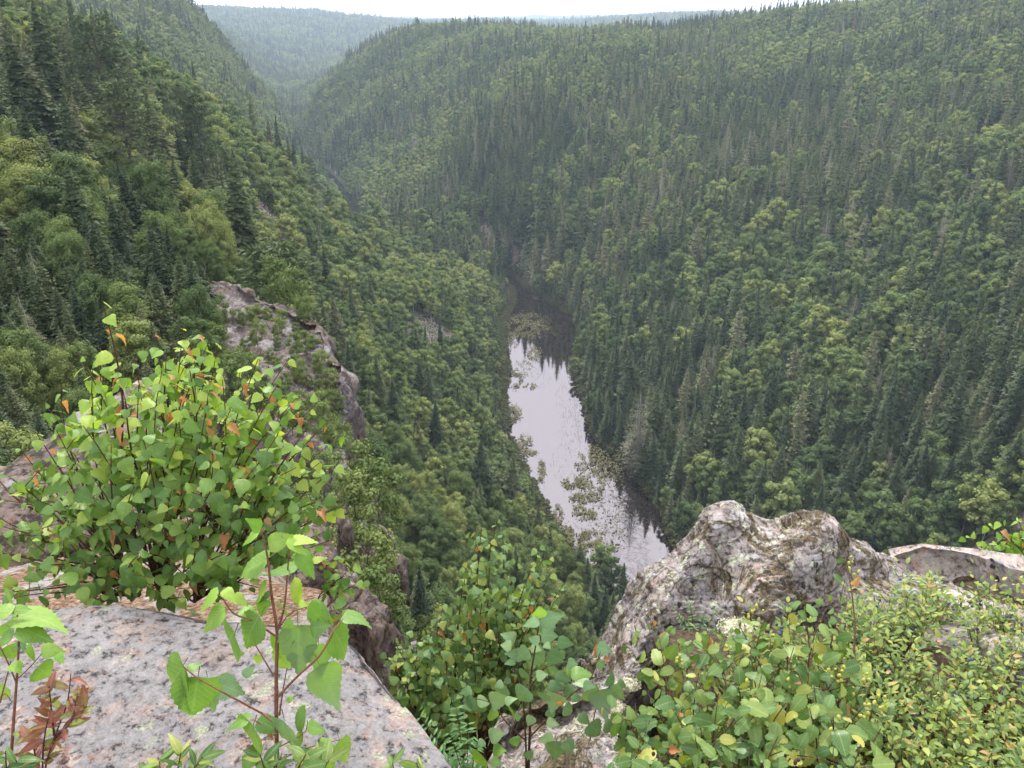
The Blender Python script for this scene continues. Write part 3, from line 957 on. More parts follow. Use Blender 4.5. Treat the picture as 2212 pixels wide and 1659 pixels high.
def scatter(name, pos, rot, scl, tone, idx, meshes, label, cat, kind='stuff'):
    """geometry-nodes instancing of the uncounted mass"""
    me = bpy.data.meshes.new(name)
    n = len(pos)
    me.vertices.add(n)
    me.vertices.foreach_set('co', np.ascontiguousarray(pos, np.float32).ravel())
    for an, ty, arr, fld in (('rot', 'FLOAT_VECTOR', rot, 'vector'), ('scl', 'FLOAT_VECTOR', scl, 'vector'), ('tone', 'FLOAT', tone, 'value'), ('idx', 'INT', idx, 'value')):
        a = me.attributes.new(an, ty, 'POINT')
        a.data.foreach_set(fld, np.ascontiguousarray(arr, np.int32 if ty == 'INT' else np.float32).ravel())
    me.update()
    o = link(name, me, label=label, cat=cat, kind=kind)
    ng = bpy.data.node_groups.new(name + '_nodes', 'GeometryNodeTree')
    ng.interface.new_socket('Geometry', in_out='INPUT', socket_type='NodeSocketGeometry')
    ng.interface.new_socket('Geometry', in_out='OUTPUT', socket_type='NodeSocketGeometry')
    gi, go = ng.nodes.new('NodeGroupInput'), ng.nodes.new('NodeGroupOutput')
    ci = ng.nodes.new('GeometryNodeCollectionInfo')
    ci.inputs['Collection'].default_value = proto_collection(name + '_kinds', meshes)
    ci.inputs['Separate Children'].default_value = True
    ci.inputs['Reset Children'].default_value = True
    ip = ng.nodes.new('GeometryNodeInstanceOnPoints')
    ip.inputs['Pick Instance'].default_value = True

    def attr(nm, ty):
        a = ng.nodes.new('GeometryNodeInputNamedAttribute')
        a.data_type = ty
        a.inputs['Name'].default_value = nm
        return [s for s in a.outputs if s.enabled and s.name == 'Attribute'][0]
    L = ng.links.new
    L(gi.outputs[0], ip.inputs['Points'])
    L(ci.outputs[0], ip.inputs['Instance'])
    L(attr('idx', 'INT'), ip.inputs['Instance Index'])
    e2r = ng.nodes.new('FunctionNodeEulerToRotation')
    L(attr('rot', 'FLOAT_VECTOR'), e2r.inputs[0])
    L(e2r.outputs[0], ip.inputs['Rotation'])
    L(attr('scl', 'FLOAT_VECTOR'), ip.inputs['Scale'])
    L(ip.outputs[0], go.inputs[0])
    md = o.modifiers.new('scatter', 'NODES')
    md.node_group = ng
    return o


DEAD = [(1387, 845, 185, 'large pale lichen-hung spruce by the right shore of the river', 14), (1900, 812, 190, 'pale bearded spruce standing out in the wood at the right', 12),
        (1803, 420, 255, 'pale leaning dead spruce with a leafy top, high on the right slope', 9), (1945, 300, 330, 'thin pale dead spruce, left of a pair on the right slope', 13),
        (1962, 318, 328, 'thin pale dead spruce, right of a pair on the right slope', 10), (1513, 510, 270, 'pale dead spruce in the middle of the right slope', 9),
        (1330, 335, 380, 'distant grey snag above the river bend', 10), (1490, 290, 400, 'grey dead spruce high over the river', 8), (1502, 312, 385, 'grey dead spruce just below another high over the river', 8),
        (2165, 260, 330, 'grey half-dead spruce near the right edge', 14), (2145, 540, 245, 'pale dead top near the right edge', 7), (1497, 810, 205, 'short pale dead spruce above the river bank', 6),
        (1455, 635, 240, 'thin pale snag above the dark water', 7), (2205, 890, 175, 'pale dead spruce at the right edge', 7), (2095, 850, 185, 'narrow pale snag among dark spruces at the right', 6),
        (1968, 440, 270, 'small pale dead spruce on the right slope', 7), (118, 275, 100, 'small whitish dead spruce among green trees at the left', 4.5), (1930, 945, 170, 'short pale snag low on the right slope', 5),
        (1140, 340, 420, 'faint grey snag across the gorge', 9), (880, 700 - 10, 200, 'thin dead stem left of the scree patch', 4), (1780, 470, 250, 'pale dead spruce just left of the leaning one', 6)]
FEAT = [(q[0], q[1], q[2]) for q in DEAD] + [(957,600,232),(1790,590,205),(1555,385,300),(810,430,290),(1660,600,235),(2050,410,280),(1690,1035,160),(655,248,270),(248,165,105),(200,32,125),(488,335,92),(590,245,240)]

# ------------------------------------------------------------------ the forest
def candidates(r0, r1, sp, thmax=44):
    xs = np.arange(-r1, r1, sp)
    ys = np.arange(0, r1, sp)
    X, Y = np.meshgrid(xs, ys)
    X = X.ravel() + R.uniform(-.5, .5, X.size) * sp
    Y = Y.ravel() + R.uniform(-.5, .5, Y.size) * sp
    r = np.hypot(X, Y)
    t = np.degrees(np.abs(np.arctan2(X, Y)))
    k = (r >= r0) & (r < r1) & ((t < thmax))
    return X[k], Y[k]


def bare_mask(u, v):
    """pixel regions of bare rock, where nothing grows (in place on the ground)"""
    b = np.zeros(u.shape, bool)
    for cu, cv, ru, rv in [(578,478,26,50),(700,470,22,55),(785,525,22,40),(925,728,40,56),(975,722,22,12),(1185,575,22,12),(1125,545,10,9),(545,215,16,18),(1010,1050,10,25),(1045,1150,16,14),(1085,935,12,22)]:
        b |= ((u - cu - .45 * (v - cv)) / ru) ** 2 + ((v - cv) / rv) ** 2 < 1 + .9 * vnoise(np.stack([u / 13, v / 13, 0 * u], 1), 71)
    return b


sets = []
for r0, r1, sp in [(7, 60, 1.9), (60, 240, 3.1), (240, 900, 3.7), (900, 1700, 5.5), (1700, 4300, 10.5)]:
    X, Y = candidates(r0, r1, sp)
    Z = terrain_z(X, Y)
    r = np.hypot(X, Y)
    blk = elev_block(X, Y)
    ok = (Z + 13 - CAMZ) / r > blk - 0.012 - 1.5 / r
    rd = river_dist(X, Y)
    ok &= rd > np.where(X < 10, 1.2, 0.5)
    sdv = poly_sdf(X, Y, VOID)
    ok &= ~((r < 14) & (sdv > -1.5) & (X > -1.6))
    ok &= ~((r < 9))
    ok &= ~((sdv < 0) & (r < 28))
    ok &= ~((X > 1) & (r < 45) & (Y < 20))
    u, v, f = project(np.stack([X, Y, Z + 1], 1))
    ok &= ~bare_mask(u, v)
    for fu, fv, fd in FEAT:
        ok &= ~((np.abs(u - fu) < 2600 / fd) & (v > fv - 20) & (v < fv + 14 * 1500 / fd) & (r < fd + 2) & (r > fd - 22))
    ok &= ~((u > 450) & (u < 770) & (v > 610) & (v < 1250) & (r < 62))
    X, Y, Z, r, rd, sdv = [a[ok] for a in (X, Y, Z, r, rd, sdv)]
    sets.append(np.stack([X, Y, Z, r, rd, sdv], 1))
T = np.concatenate(sets)
X, Y, Z, r, rd, sdv = T.T
n = len(T)
# which kind grows where
u, v, f = project(np.stack([X, Y, Z], 1))
thd = np.degrees(np.arctan2(X, Y))
nb1 = fbm2(X, Y, 34, 3, 31)
nb2 = fbm2(X, Y, 110, 3, 37)
left_low = (sdv < 2) & (X < 12) & (r < 300) & (v > 440) & (u < 1300)
left_up = (sdv >= 2) | ((X < -20) & (r < 360) & (u < 760))
pb = np.full(n, 0.25)
pb = np.where(Z > 68, 0.56, pb)
pb = np.where(left_up, 0.64, pb)
pb = np.where(left_low, 0.86, pb)
pb = np.where((r > 900), 0.55, pb)
pb = pb + 0.55 * nb1 + 0.45 * nb2
pb = np.where(left_low, np.maximum(pb, 0.78), pb)
pb = np.where((rd < 10) & (X < 10) & (r < 300) & (R.random(n) < .5), 0.15, pb)
isb = R.random(n) < pb
hgt = np.where(isb, R.uniform(7.0, 11.5, n), R.triangular(6.5, 12.0, 19.0, n)) * (1 + 0.15 * nb2)
hgt = np.where((rd < 24) & (Y > 308) & (Y < 350), hgt * 1.7, hgt)  # trees at the bend stretched taller to darken the river's reflection
hgt = np.where(~isb & (R.random(n) < .3), hgt * .6, hgt)
hgt = np.where(isb & (R.random(n) < .25), hgt * .65, hgt)
hgt = np.where(left_low, hgt * 0.86, hgt)
leftb = (X < np.interp(Y, [60, 120, 180, 320], [40, 18, 8, 3])) & (r < 320)
hgt = np.where(leftb, np.minimum(hgt, 2.6 + 0.62 * rd), np.minimum(hgt, 8 + 2 * rd))
# ledge and cliff brow near the viewpoint: low growth
edge = (sdv > -6) & (sdv < 14) & (r < 75) & (X < -1)
hgt = np.where(edge, hgt * np.clip((np.abs(sdv - 0) + r * 0.06) / 16, .16, 1), hgt)
hgt = np.where((sdv > -1) & (r < 60), np.minimum(hgt, 1.2 + r * 0.10), hgt)
hgt = np.where((sdv > 10) & (r < 60), hgt * .9, hgt)
hgt = np.where(r > 900, hgt * 1.15, hgt)
hgt = np.where(r > 1700, hgt * 1.25, hgt)
# tall outcrops keep the skyline of the promontory clear
tone = np.clip(0.45 + 0.28 * fbm2(X, Y, 60, 2, 41) + R.normal(0, .30, n), 0, 1)
tone = np.where(left_low & isb, np.clip(tone + 0.2, 0, 1), np.where(left_up & isb, np.clip(tone + .12, 0, 1), tone))
wid = R.uniform(.85, 1.25, n)
wid = np.where(r > 1700, wid * 1.9, np.where(r > 900, wid * 1.25, wid))
rz = R.uniform(0, 6.28, n)
tilt = R.normal(0, .05, (n, 2))
var = R.integers(0, 4, n)

# how large each shows, for choosing the individually built ones
utop, vtop, ftop = project(np.stack([X, Y, Z + hgt], 1))
blk = elev_block(X, Y)
inframe = (u > 5) & (u < 2205) & (vtop > 0) & (v < 1640)
hidden = ((u < 745) & (v > 720) & (v < 1330) & (u < 745 - np.maximum(0, 820 - v) * 3.0)) | ((v > 1300) & ((u < 830) | (u > 1260))) | ((v > 1130) & (u > 1400) & (vtop > 1100))
seen = inframe & ~hidden & ((Z + hgt * .7 - CAMZ) / r > blk)
size = np.where(seen, hgt / r, 0)
indiv = np.zeros(n, bool)
for kind in (True, False):
    k = np.where((isb == kind) & (size > 0) & (r > 24))[0]
    k = k[np.argsort(-size[k])][:285]
    indiv[k] = True


def region(u, v, r, X, Z, rd, sdv):
    if r > 24 and rd < 9:
        return 'on the %s shore of the dark river' % ('left' if X < 12 and r < 320 else 'right')
    if u < 760 and v > 560 and sdv > 0 and r < 80:
        return 'on the ledge behind the bare cliff outcrop'
    if u < 760 and sdv > -2:
        return 'on the steep slope at the upper left' if v < 420 else 'in the dark wood left of the cliff outcrop'
    if u < 1250 and v > 1150:
        return 'low on the slope below the cliff, left of the river'
    if u < 1250 and v > 850:
        return 'on the slope between the cliff and the river'
    if u < 1250:
        return 'on the spur above the river bend'
    if v > 900:
        return 'low on the far slope right of the river' if u < 1800 else 'on the far slope above the mossy boulder'
    return 'in the wood halfway up the right slope'


def make_tree(kind, variant, loc, h, wd, rz, tone, label, group, tilt=(0, 0), trunk_part=True):
    nm = {'birch': 'birch_tree', 'spruce': 'spruce_tree', 'pine': 'pine_tree', 'dead': 'dead_spruce', 'rust': 'withered_spruce', 'greenshrub': 'shrub'}[kind.split('_')[0]]
    t = thing(nm, label, {'shrub': 'shrub'}.get(nm, 'tree'), loc, rz, group)
    t.rotation_euler = (tilt[0], tilt[1], rz)
    t.scale = (h * wd, h * wd, h)
    c = link('foliage' if nm == 'shrub' else 'crown', PR[kind, variant], t)
    c['tone'] = float(tone)
    if trunk_part:
        tm = TR.get((kind, variant)) or TR.get(kind.split('_')[0])
        link('stem' if nm == 'shrub' else 'trunk', tm, t)
    return t


LAND = [(1387,900,'the big lichen-hung tree by the river'),(1803,450,'the pale leaning dead spruce'),(1952,340,'the pair of thin pale dead spruces'),(1900,850,'the pale bearded tree'),
        (1790,640,'the bright yellow-green birch'),(1590,1100,'the left hump of the boulder'),(1770,1110,'the right hump of the boulder'),(1320,1250,'the lower end of the river'),
        (1130,640,'the far river bend'),(925,705,'the big scree patch'),(957,640,'the tall white-trunked birch'),(620,690,'the bare cliff outcrop'),(785,525,'the rusty dead spruce'),
        (578,478,'the grey bare patch above the outcrop'),(205,60,'the flat-topped pine'),(400,210,'the close pair of pines'),(655,275,'the lone pine on the spur'),(250,260,'the bare-trunked pine'),
        (1080,1120,'the top of the gap shrub'),(220,640,'the top of the birch bush'),(1110,900,'the middle of the left bank'),(1260,820,'the middle of the right bank'),
        (1555,400,'the high round yellow-green birch'),(2145,540,'the right-edge pale dead top'),(810,440,'the round birch on the spur'),(488,370,'the big ragged spruce'),
        (1513,530,'the pale dead spruce in mid slope'),(2050,1120,'the low saddle of the boulder')]


def beside(u, v):
    k = min(LAND, key=lambda q: math.hypot(q[0] - u, q[1] - v))
    dx, dy = u - k[0], v - k[1]
    D_ = math.hypot(dx, dy)
    far = 'just ' if D_ < 60 else ('' if D_ < 140 else 'well ')
    if abs(dx) > 1.9 * abs(dy):
        w_ = 'left of' if dx < 0 else 'right of'
    elif abs(dy) > 1.9 * abs(dx):
        w_ = 'above' if dy < 0 else 'below'
    else:
        w_ = ('upper ' if dy < 0 else 'lower ') + ('left of' if dx < 0 else 'right of')
    return far + w_ + ' ' + k[2]


TONEW_B = ['deep green', 'mid green', 'light green', 'yellow-green']
TONEW_S = ['very dark', 'dark green', 'grey-green']
for i in np.where(indiv)[0]:
    reg = region(u[i], v[i], r[i], X[i], Z[i], rd[i], sdv[i])
    if isb[i]:
        tw = TONEW_B[int(min(3, tone[i] * 4))]
        hw = 'bushy' if hgt[i] < 5 else ('tall' if hgt[i] > 9 else 'rounded')
        lab = '%s %s birch %s' % (hw, tw, beside(u[i], (v[i] + vtop[i]) / 2))
        make_tree('birch_near' if r[i] < 120 else 'birch_mid', int(var[i]), (X[i], Y[i], Z[i]), hgt[i], wid[i], rz[i], tone[i], lab, 'birches ' + lab.split(' birch ', 1)[1], tilt[i])
    else:
        tw = TONEW_S[int(min(2, tone[i] * 3))]
        hw = 'small' if hgt[i] < 6 else ('tall' if hgt[i] > 10.5 else 'narrow')
        lab = '%s %s spruce %s' % (hw, tw, beside(u[i], (v[i] + vtop[i]) / 2))
        make_tree('spruce_near' if r[i] < 150 else 'spruce_mid', int(var[i]), (X[i], Y[i], Z[i]), hgt[i], wid[i], rz[i], tone[i], lab, 'spruces ' + lab.split(' spruce ', 1)[1], tilt[i])

jm = {}
for i in range(4):
    for lod in ('near', 'mid', 'far'):
        jm['spruce', lod, i] = joined('spruce', PR['spruce_' + lod, i], TR['spruce'])
        jm['birch', lod, i] = joined('birch', PR['birch_' + lod, i], TR['birch_' + lod, i])
lod = np.where(r < 95, 0, np.where(r < 420, 1, 2))
for kind, flag, nm, lab, cat in ((True, isb & (r < 1000), 'birch', 'green mass of smaller birch crowns covering the valley slopes', 'birch woods'),
                                 (False, ~isb & (r < 1000), 'spruce', 'dark mass of pointed spruce tops covering the valley slopes', 'spruce woods'),
                                 (True, isb & (r >= 1000), 'birch', 'pale hazy broadleaf woods on the farthest hills', 'far woods'),
                                 (False, ~isb & (r >= 1000), 'spruce', 'bluish hazy conifer woods on the farthest hills', 'far woods')):
    k = np.where(flag & ~indiv)[0]
    meshes = [jm[nm, l, i] for l in ('near', 'mid', 'far') for i in range(4)]
    ixx = lod[k] * 4 + var[k]
    if nm == 'spruce':
        meshes += [joined('snag', PR['dead', i], TR['dead']) for i in range(2)] + [joined('withered', PR['rust', 0], TR['spruce'])]
        q_ = R.random(len(k))
        ixx = np.where((q_ < .035) & (r[k] < 700), 12 + var[k] % 2, np.where((q_ > .998) & (r[k] < 700), 14, ixx))
    rot = np.stack([tilt[k, 0], tilt[k, 1], rz[k]], 1)
    scl = np.stack([hgt[k] * wid[k], hgt[k] * wid[k], hgt[k]], 1)
    scatter(('far_' if r[k].min() >= 1000 else '') + nm + '_forest', np.stack([X[k], Y[k], Z[k] - .1], 1), rot, scl, tone[k], ixx, meshes, lab, cat)

# undergrowth hides the forest floor
X2, Y2 = candidates(24, 330, 2.6)
Xs, Ys = candidates(90, 520, 1.1)
ks_ = np.abs(river_dist(Xs, Ys) - 1.4) < 1.7
X2, Y2 = np.concatenate([X2, Xs[ks_]]), np.concatenate([Y2, Ys[ks_]])
Z2 = terrain_z(X2, Y2)
r2 = np.hypot(X2, Y2)
rd2 = river_dist(X2, Y2)
sd2 = poly_sdf(X2, Y2, VOID)
u2, v2, f2 = project(np.stack([X2, Y2, Z2 + .5], 1))
ok = ((Z2 + 3 - CAMZ) / r2 > elev_block(X2, Y2) - .01) & (rd2 > -.3) & ~bare_mask(u2, v2) & ~((X2 > 1) & (r2 < 45)) & ~((sd2 > -1) & (sd2 < 2.5) & (r2 < 60))
X2, Y2, Z2, r2, rd2, sd2, u2 = [a[ok] for a in (X2, Y2, Z2, r2, rd2, sd2, u2)]
n2 = len(X2)
h2 = R.uniform(1.2, 3.0, n2)
h2 = np.where(rd2 < 3, R.uniform(.8, 2.2, n2), h2)
h2 = np.where((sd2 > -1) & (r2 < 60), R.uniform(.5, 1.5, n2), h2)
ix = R.integers(0, 3, n2) + np.where(rd2 < 4.5, 0, 3)
scatter('undergrowth', np.stack([X2, Y2, Z2 - .1], 1), np.stack([0 * X2, 0 * X2, R.uniform(0, 6.28, n2)], 1),
        np.stack([h2 * 1.5, h2 * 1.5, h2], 1), np.clip(R.normal(.18, .16, n2), 0, 1), ix,  # low tones paint the shade in the gaps between trees
        [PR['shrub', i] for i in range(3)] + [PR['greenshrub', i] for i in range(3)], 'low green undergrowth between the trees of the valley slopes', 'undergrowth')


# trees that stand out, placed one by one: top pixel, distance, kind
def top_tree(kind, variant, ut, vt, d, wd, tone, label, group=None, hmax=25, hmin=4):
    p = P(ut, vt, d)
    z0 = float(terrain_z([p[0]], [p[1]])[0])
    h = min(max(p[2] - z0, hmin), hmax)
    make_tree(kind, variant, (p[0], p[1], z0 - .1), h, wd, R.uniform(0, 6.28), tone, label, group, tilt=tuple(R.normal(0, .015, 2)))


for a in [('spruce_near', 0, 62, -10, 125, 1.15, .3, 'very tall dark spruce at the top left corner, its tip out of frame'),
          ('spruce_near', 3, 22, 60, 110, 1.3, .35, 'broad dark spruce at the left edge beside the tall corner spruce'),
          ('pine', 1, 200, 32, 125, 1.0, .4, 'broad flat-topped pine high on the left slope'),
          ('pine', 0, 172, 30, 140, .75, .15, 'slender dark conifer just left of the flat-topped pine'),
          ('pine', 0, 248, 165, 105, 1.1, .8, 'tall thin-crowned pine with its long bare trunk in view'),
          ('pine', 1, 385, 180, 138, .7, .5, 'left one of a close pair of pines on the left slope'),
          ('pine', 0, 415, 195, 135, .8, .3, 'right one of a close pair of pines, dark trunk showing'),
          ('spruce_near', 1, 488, 335, 92, 1.25, .5, 'big ragged spruce standing above the cliff outcrop'),
          ('spruce_near', 2, 452, 360, 100, 1.1, .6, 'ragged spruce just left of the big one above the cliff outcrop'),
          ('spruce_near', 3, 215, 400, 75, 1.2, .55, 'grey-green spruce in the wood at the left'),
          ('pine', 1, 655, 248, 270, 1.0, .2, 'lone dark pine on the skyline of the spur over the hazy gorge', None, 15),
          ('spruce_mid', 1, 590, 245, 240, .8, .2, 'dark narrow spruce left of the withered ones on the spur'),
          ('pine', 0, 567, 512, 62, .9, .6, 'small thin pine rising from the top of the cliff outcrop'),
          ('spruce_near', 0, 1340, 1236, 122, .95, .15, 'right one of three small dark spruces at the lower end of the river', None, 12, 3),
          ('spruce_near', 1, 1290, 1222, 123, .85, .15, 'left one of three small dark spruces at the lower end of the river', None, 12, 3),
          ('spruce_near', 2, 1310, 1250, 121, .7, .15, 'middle one of three small dark spruces at the lower end of the river', None, 12, 3),
          ('rust', 0, 578, 262, 250, .9, .2, 'reddish brown withered spruce on the spur, left of its pair'),
          ('rust', 1, 663 - 45, 290, 255, .8, .3, 'reddish brown withered spruce on the spur, right of its pair'),
          ('rust', 0, 806, 522, 235, .9, .9, 'rusty orange dead spruce beside the small scree patch', None, 9, 4)]:
    top_tree(*a)
for k, a in enumerate([(768, 468, 296), (792, 480, 288), (780, 464, 300), (802, 474, 292)]):
    top_tree('birch_mid', k, a[0], a[1], a[2], 1.2, .3 + .1 * k, ['leftmost', 'rightmost but one', 'second', 'rightmost'][k] + ' of four birches crowded on the saddle of the spur', None, 14, 8)
for k, (a, b, d, lab, h) in enumerate(DEAD):
    p = P(a, b, d)
    z0 = float(terrain_z([p[0]], [p[1]])[0])
    hh = float(np.clip(p[2] - z0, h * .8, h * 2.0))
    make_tree('dead', k % 2, (p[0], p[1], z0), hh, 1.1 if k else 1.25, R.uniform(0, 6.28), R.random(), lab, None, tilt=tuple(R.normal(0, .04, 2)))
for k, (a, b, d, lab, h, tn) in enumerate([(957, 600, 232, 'tall birch with a long white trunk in view above the scree', 11, .55), (1790, 590, 205, 'yellow-green birch bright among dark spruces on the right slope', 9, 1.0),
                                        (1555, 385, 300, 'round yellow-green birch high on the right slope', 10, .85), (810, 430, 290, 'round birch standing proud on the spur above the gorge', 9, .5),
                                        (1660, 600, 235, 'light green birch in the middle of the right slope', 9, .8), (2050, 410, 280, 'pale green birch near two dead spruces', 9, .75), (1690, 1035, 160, 'olive birch in the dip right above the mossy boulder', 8, .7)]):
    p = P(a, b, d)
    z0 = float(terrain_z([p[0]], [p[1]])[0])
    hh = float(np.clip(p[2] - z0, h * .9, h * 1.8))
    make_tree('birch_mid', k % 4, (p[0], p[1], z0), hh, 1.1, R.uniform(0, 6.28), tn, lab, None)


# ------------------------------------------------------------------ rocks far and middle
def rock_disp(amp, scale, seed, fine=0.15, ridged=True):
    def f(p, N):
        a = fbm(p / scale, 5, seed)
        if ridged:
            a = a * 0.6 - np.abs(fbm(p / scale * 0.8 + 5, 4, seed + 50)) * 0.9
        b = fbm(p / scale * 7, 3, seed + 9)
        a = a + .45 * np.round(2.5 * vnoise(p / scale * np.array([1.2, 1.2, 2.4]), seed + 33)) / 2.5 + .25 * np.round(2 * vnoise(p / scale * 3.1 + 4, seed + 35)) / 2
        return N * (amp * a + amp * fine * b)[:, None]
    return f


def add_rock(name, rows, nu, nv, disp, m, label=None, cat=None, kind=None, crisp=False):
    V, Fc = loft(rows, nu, nv, disp)
    me = mesh_from(name, V, Fc, [m], smooth=not crisp)
    return link(name, me, label=label, cat=cat, kind=kind)


A_ = [(440,625,58),(510,640,54),(560,668,51),(600,670,50),(650,697,48),(690,732,46),(704,780,44),(733,815,42),(738,860,40)]
B_ = [(420,720,49),(490,730,47),(550,760,45),(600,790,43.5),(640,820,42.5),(675,850,41.5),(702,880,40.8),(725,900,40),(740,930,38.5)]
C_ = [(400,860,40),(470,880,39),(530,900,38),(590,930,37),(635,960,36.5),(680,990,35.5),(705,1015,34.5),(728,1030,33.5),(745,1060,32.5)]
D_ = [(400,1050,31),(470,1070,30),(530,1090,29),(590,1110,28),(635,1130,27),(680,1150,26),(710,1170,25),(732,1180,24),(752,1200,23)]
D_ = [(a, b + 10, d * 1.35) for a, b, d in D_]
rowsA = [[P(*t) for t in L] for L in (A_, B_, C_, D_)]
back = [p + np.array([0.5, 4, -9]) for p in rowsA[0]]
back0 = [p + np.array([0.2, 1.2, -.5]) for p in rowsA[0]]
rowsA = [back, back0] + rowsA
for rw in rowsA:
    rw.append(rw[-1] + np.array([.5, .6, -3]))
    rw.append(rw[-1] + np.array([.8, .8, -14]))
add_rock('cliff', rowsA, 260, 220, rock_disp(0.55, 3.4, 61, .2), M['cliff'], kind='structure')


def boulder_mesh(name, seed, m, size=(1, 1, 1), amp=.3, sub=4):
    b = bmesh.new()
    bmesh.ops.create_icosphere(b, subdivisions=sub, radius=1)
    co = np.array([v_.co[:] for v_ in b.verts])
    nn = unit(co)
    d = amp * (fbm(co * 1.3, 4, seed) - 0.9 * np.abs(fbm(co * 1.1 + 7, 3, seed + 4)))
    co = (co + nn * d[:, None]) * np.array(size)
    for v_, c in zip(b.verts, co):
        v_.co = c
    me = bpy.data.meshes.new(name)
    b.to_mesh(me)
    b.free()
    me.materials.append(m)
    for p_ in me.polygons:
        p_.use_smooth = True
    return me


M['outcrop'] = rock_material('outcrop_rock', ((0.14, 0.10, 0.09), (0.34, 0.27, 0.25)), pink=0.35, grey=0.4, dark=0.5, green=0.15, brown=0.6, S=0.22, orange=0.3, lum=.48)
for k, (a, b, d, s, lab) in enumerate([
        (690, 1240, 13, (.5, .5, .8), 'pinkish rock knob below the right side of the birch bush'),
        (745, 1300, 11, (.55, .6, .9), 'low pinkish rock behind the young birch leaves'),
        (790, 1215, 24, (.8, .8, 1.6), 'small grey rock tooth on the cliff edge'),
        (832, 1195, 27, (.6, .7, 1.7), 'narrow pointed rock tooth on the cliff edge, right of the grey one'),
        (848, 1395, 15, (.35, .4, .6), 'small reddish rock at the foot of the cliff edge'),
        (735, 1150, 19, (.35, .6, 1.6), 'tall dark rock rib hanging below the cliff brow'),
        (70, 1045, 5.2, (1.3, .5, .28), 'grey granite brow at the left edge beyond the birch bush'),
        (205, 1050, 5.0, (.5, .35, .2), 'low grey rock left of the birch bush on the orange ledge'),
        (790, 1380, 8, (.4, .6, 1.0), 'brown rock side right behind the granite slab'),
        (640, 1255, 9, (.7, .7, .7), 'grey rock under the birch bush')]):
    me = boulder_mesh('rock', 300 + k * 7, M['outcrop'], s, .38)
    p = P(a, b, d)
    o = link('rock', me, label=lab, cat='rock')
    o.location = p - np.array([0, 0, s[2] * .55])
    o.rotation_euler = (0, 0, k * 1.3)

# scree and bare patches: loose blocks lying on the ground
blocks = [boulder_mesh('scree_block', 400 + i, M['scree'], (1, .8, .55), .45, 1) for i in range(4)]
pos, scl_, rot_ = [], [], []
for cu, cv, ru, rv, nn_, sz in [(925,705,38,36,900,.42),(975,724,24,12,150,.4),(1185,575,24,14,160,.6),(1128,545,12,11,80,.6),(578,478,28,52,500,.6),(700,470,24,58,520,.6),(785,525,24,42,260,.6),(1010,1050,12,30,110,.3),(1045,1150,18,16,120,.3),(1087,930,12,26,90,.5)]:
    for _ in range(nn_):
        a, q = random.uniform(0, 6.28), math.sqrt(random.random())
        q *= 1.25
        d = ray(cu + ru * q * math.cos(a) + .45 * rv * q * math.sin(a), cv + rv * q * math.sin(a))
        pos.append(d)
        scl_.append(sz * random.uniform(.35, 1.0) * (1.7 if random.random() < .08 else 1))
# intersect all rays with the terrain at once
D = np.array(pos)
ts = np.full(len(D), 60.0)
live = np.ones(len(D), bool)
for _ in range(900):
    p = np.array([0, 0, CAMZ]) + D * ts[:, None]
    zt = terrain_z(p[:, 0], p[:, 1])
    gap = p[:, 2] - zt
    live = gap > 0.15
    if not live.any():
        break
    ts = np.where(live, ts + np.maximum(gap * 0.35, .12), ts)
    if _ > 60:
        break
p = np.array([0, 0, CAMZ]) + D * ts[:, None]
p[:, 2] = terrain_z(p[:, 0], p[:, 1]) + .05
sc = np.array(scl_)
scatter('scree', p, R.uniform(0, 6.28, (len(p), 3)), np.stack([sc, sc, sc], 1), R.random(len(p)), R.integers(0, 4, len(p)), blocks, 'loose grey and pinkish rubble in bare patches on the wooded slopes', 'scree')

# ------------------------------------------------------------------ plants in the river
g = Geo()
rr = np.random.default_rng(5)
PATCH = [(1135,705,46,28,2600,.5),(1105,740,14,28,500,.4),(1152,765,18,16,500,.35),(1265,693,14,5,120,.3),(1240,800,14,22,500,.8),(1180,643,28,9,300,.8),(1112,820,16,18,900,.6),(1145,835,14,7,160,.3),
         (1130,795,22,20,200,.25),(1105,895,18,20,900,.8),(1135,960,16,20,360,.35),(1145,980,16,6,160,.3),(1110,975,12,20,500,.6),
         (1262,1000,22,22,360,.5),(1242,1045,26,14,700,.5),(1282,1045,26,40,700,.5),(1262,1075,30,10,420,.45),(1265,1112,24,12,420,.45),(1250,1095,16,20,260,.4),(1275,1165,24,18,900,.6),(1320,1130,40,60,420,.35),
         (1225,1160,14,22,900,.9),(1250,1190,18,10,400,.7),(1265,1232,20,14,500,.7),(1320,1010,34,40,900,.5),(1205,1120,10,28,600,.9),(1290,980,22,30,420,.5),(1170,1020,8,25,300,.7)]
for cu, cv, ru, rv, nn_, hh in PATCH:
    a = rr.uniform(0, 6.28, nn_)
    q = np.sqrt(rr.random(nn_)) * (1 + .3 * rr.normal(0, .5, nn_))
    uu, vv = cu + ru * q * np.cos(a), cv + rv * q * np.sin(a)
    keep = vnoise(np.stack([uu / 9, vv / 6, 0 * uu], 1), 4) > -.25
    uu, vv = uu[keep], vv[keep]
    base = np.array([PZ(x_, y_, 0) for x_, y_ in zip(uu, vv)])
    m_ = len(base)
    c = base + np.stack([rr.normal(0, .2, m_), rr.normal(0, .2, m_), rr.random(m_) * hh], 1)
    N = unit(np.stack([rr.normal(0, .6, m_), rr.normal(0, .6, m_), np.ones(m_)], 1))
    Tn = unit(np.cross(N, rr.normal(0, 1, (m_, 3))))
    Bn = np.cross(N, Tn)
    s = rr.uniform(.14, .42, (m_, 1))
    V = np.stack([c - Tn * s, c - Bn * s * .5, c + Tn * s, c + Bn * s * .5], 1).reshape(-1, 3)
    g.add(V, np.arange(len(V)).reshape(-1, 4))
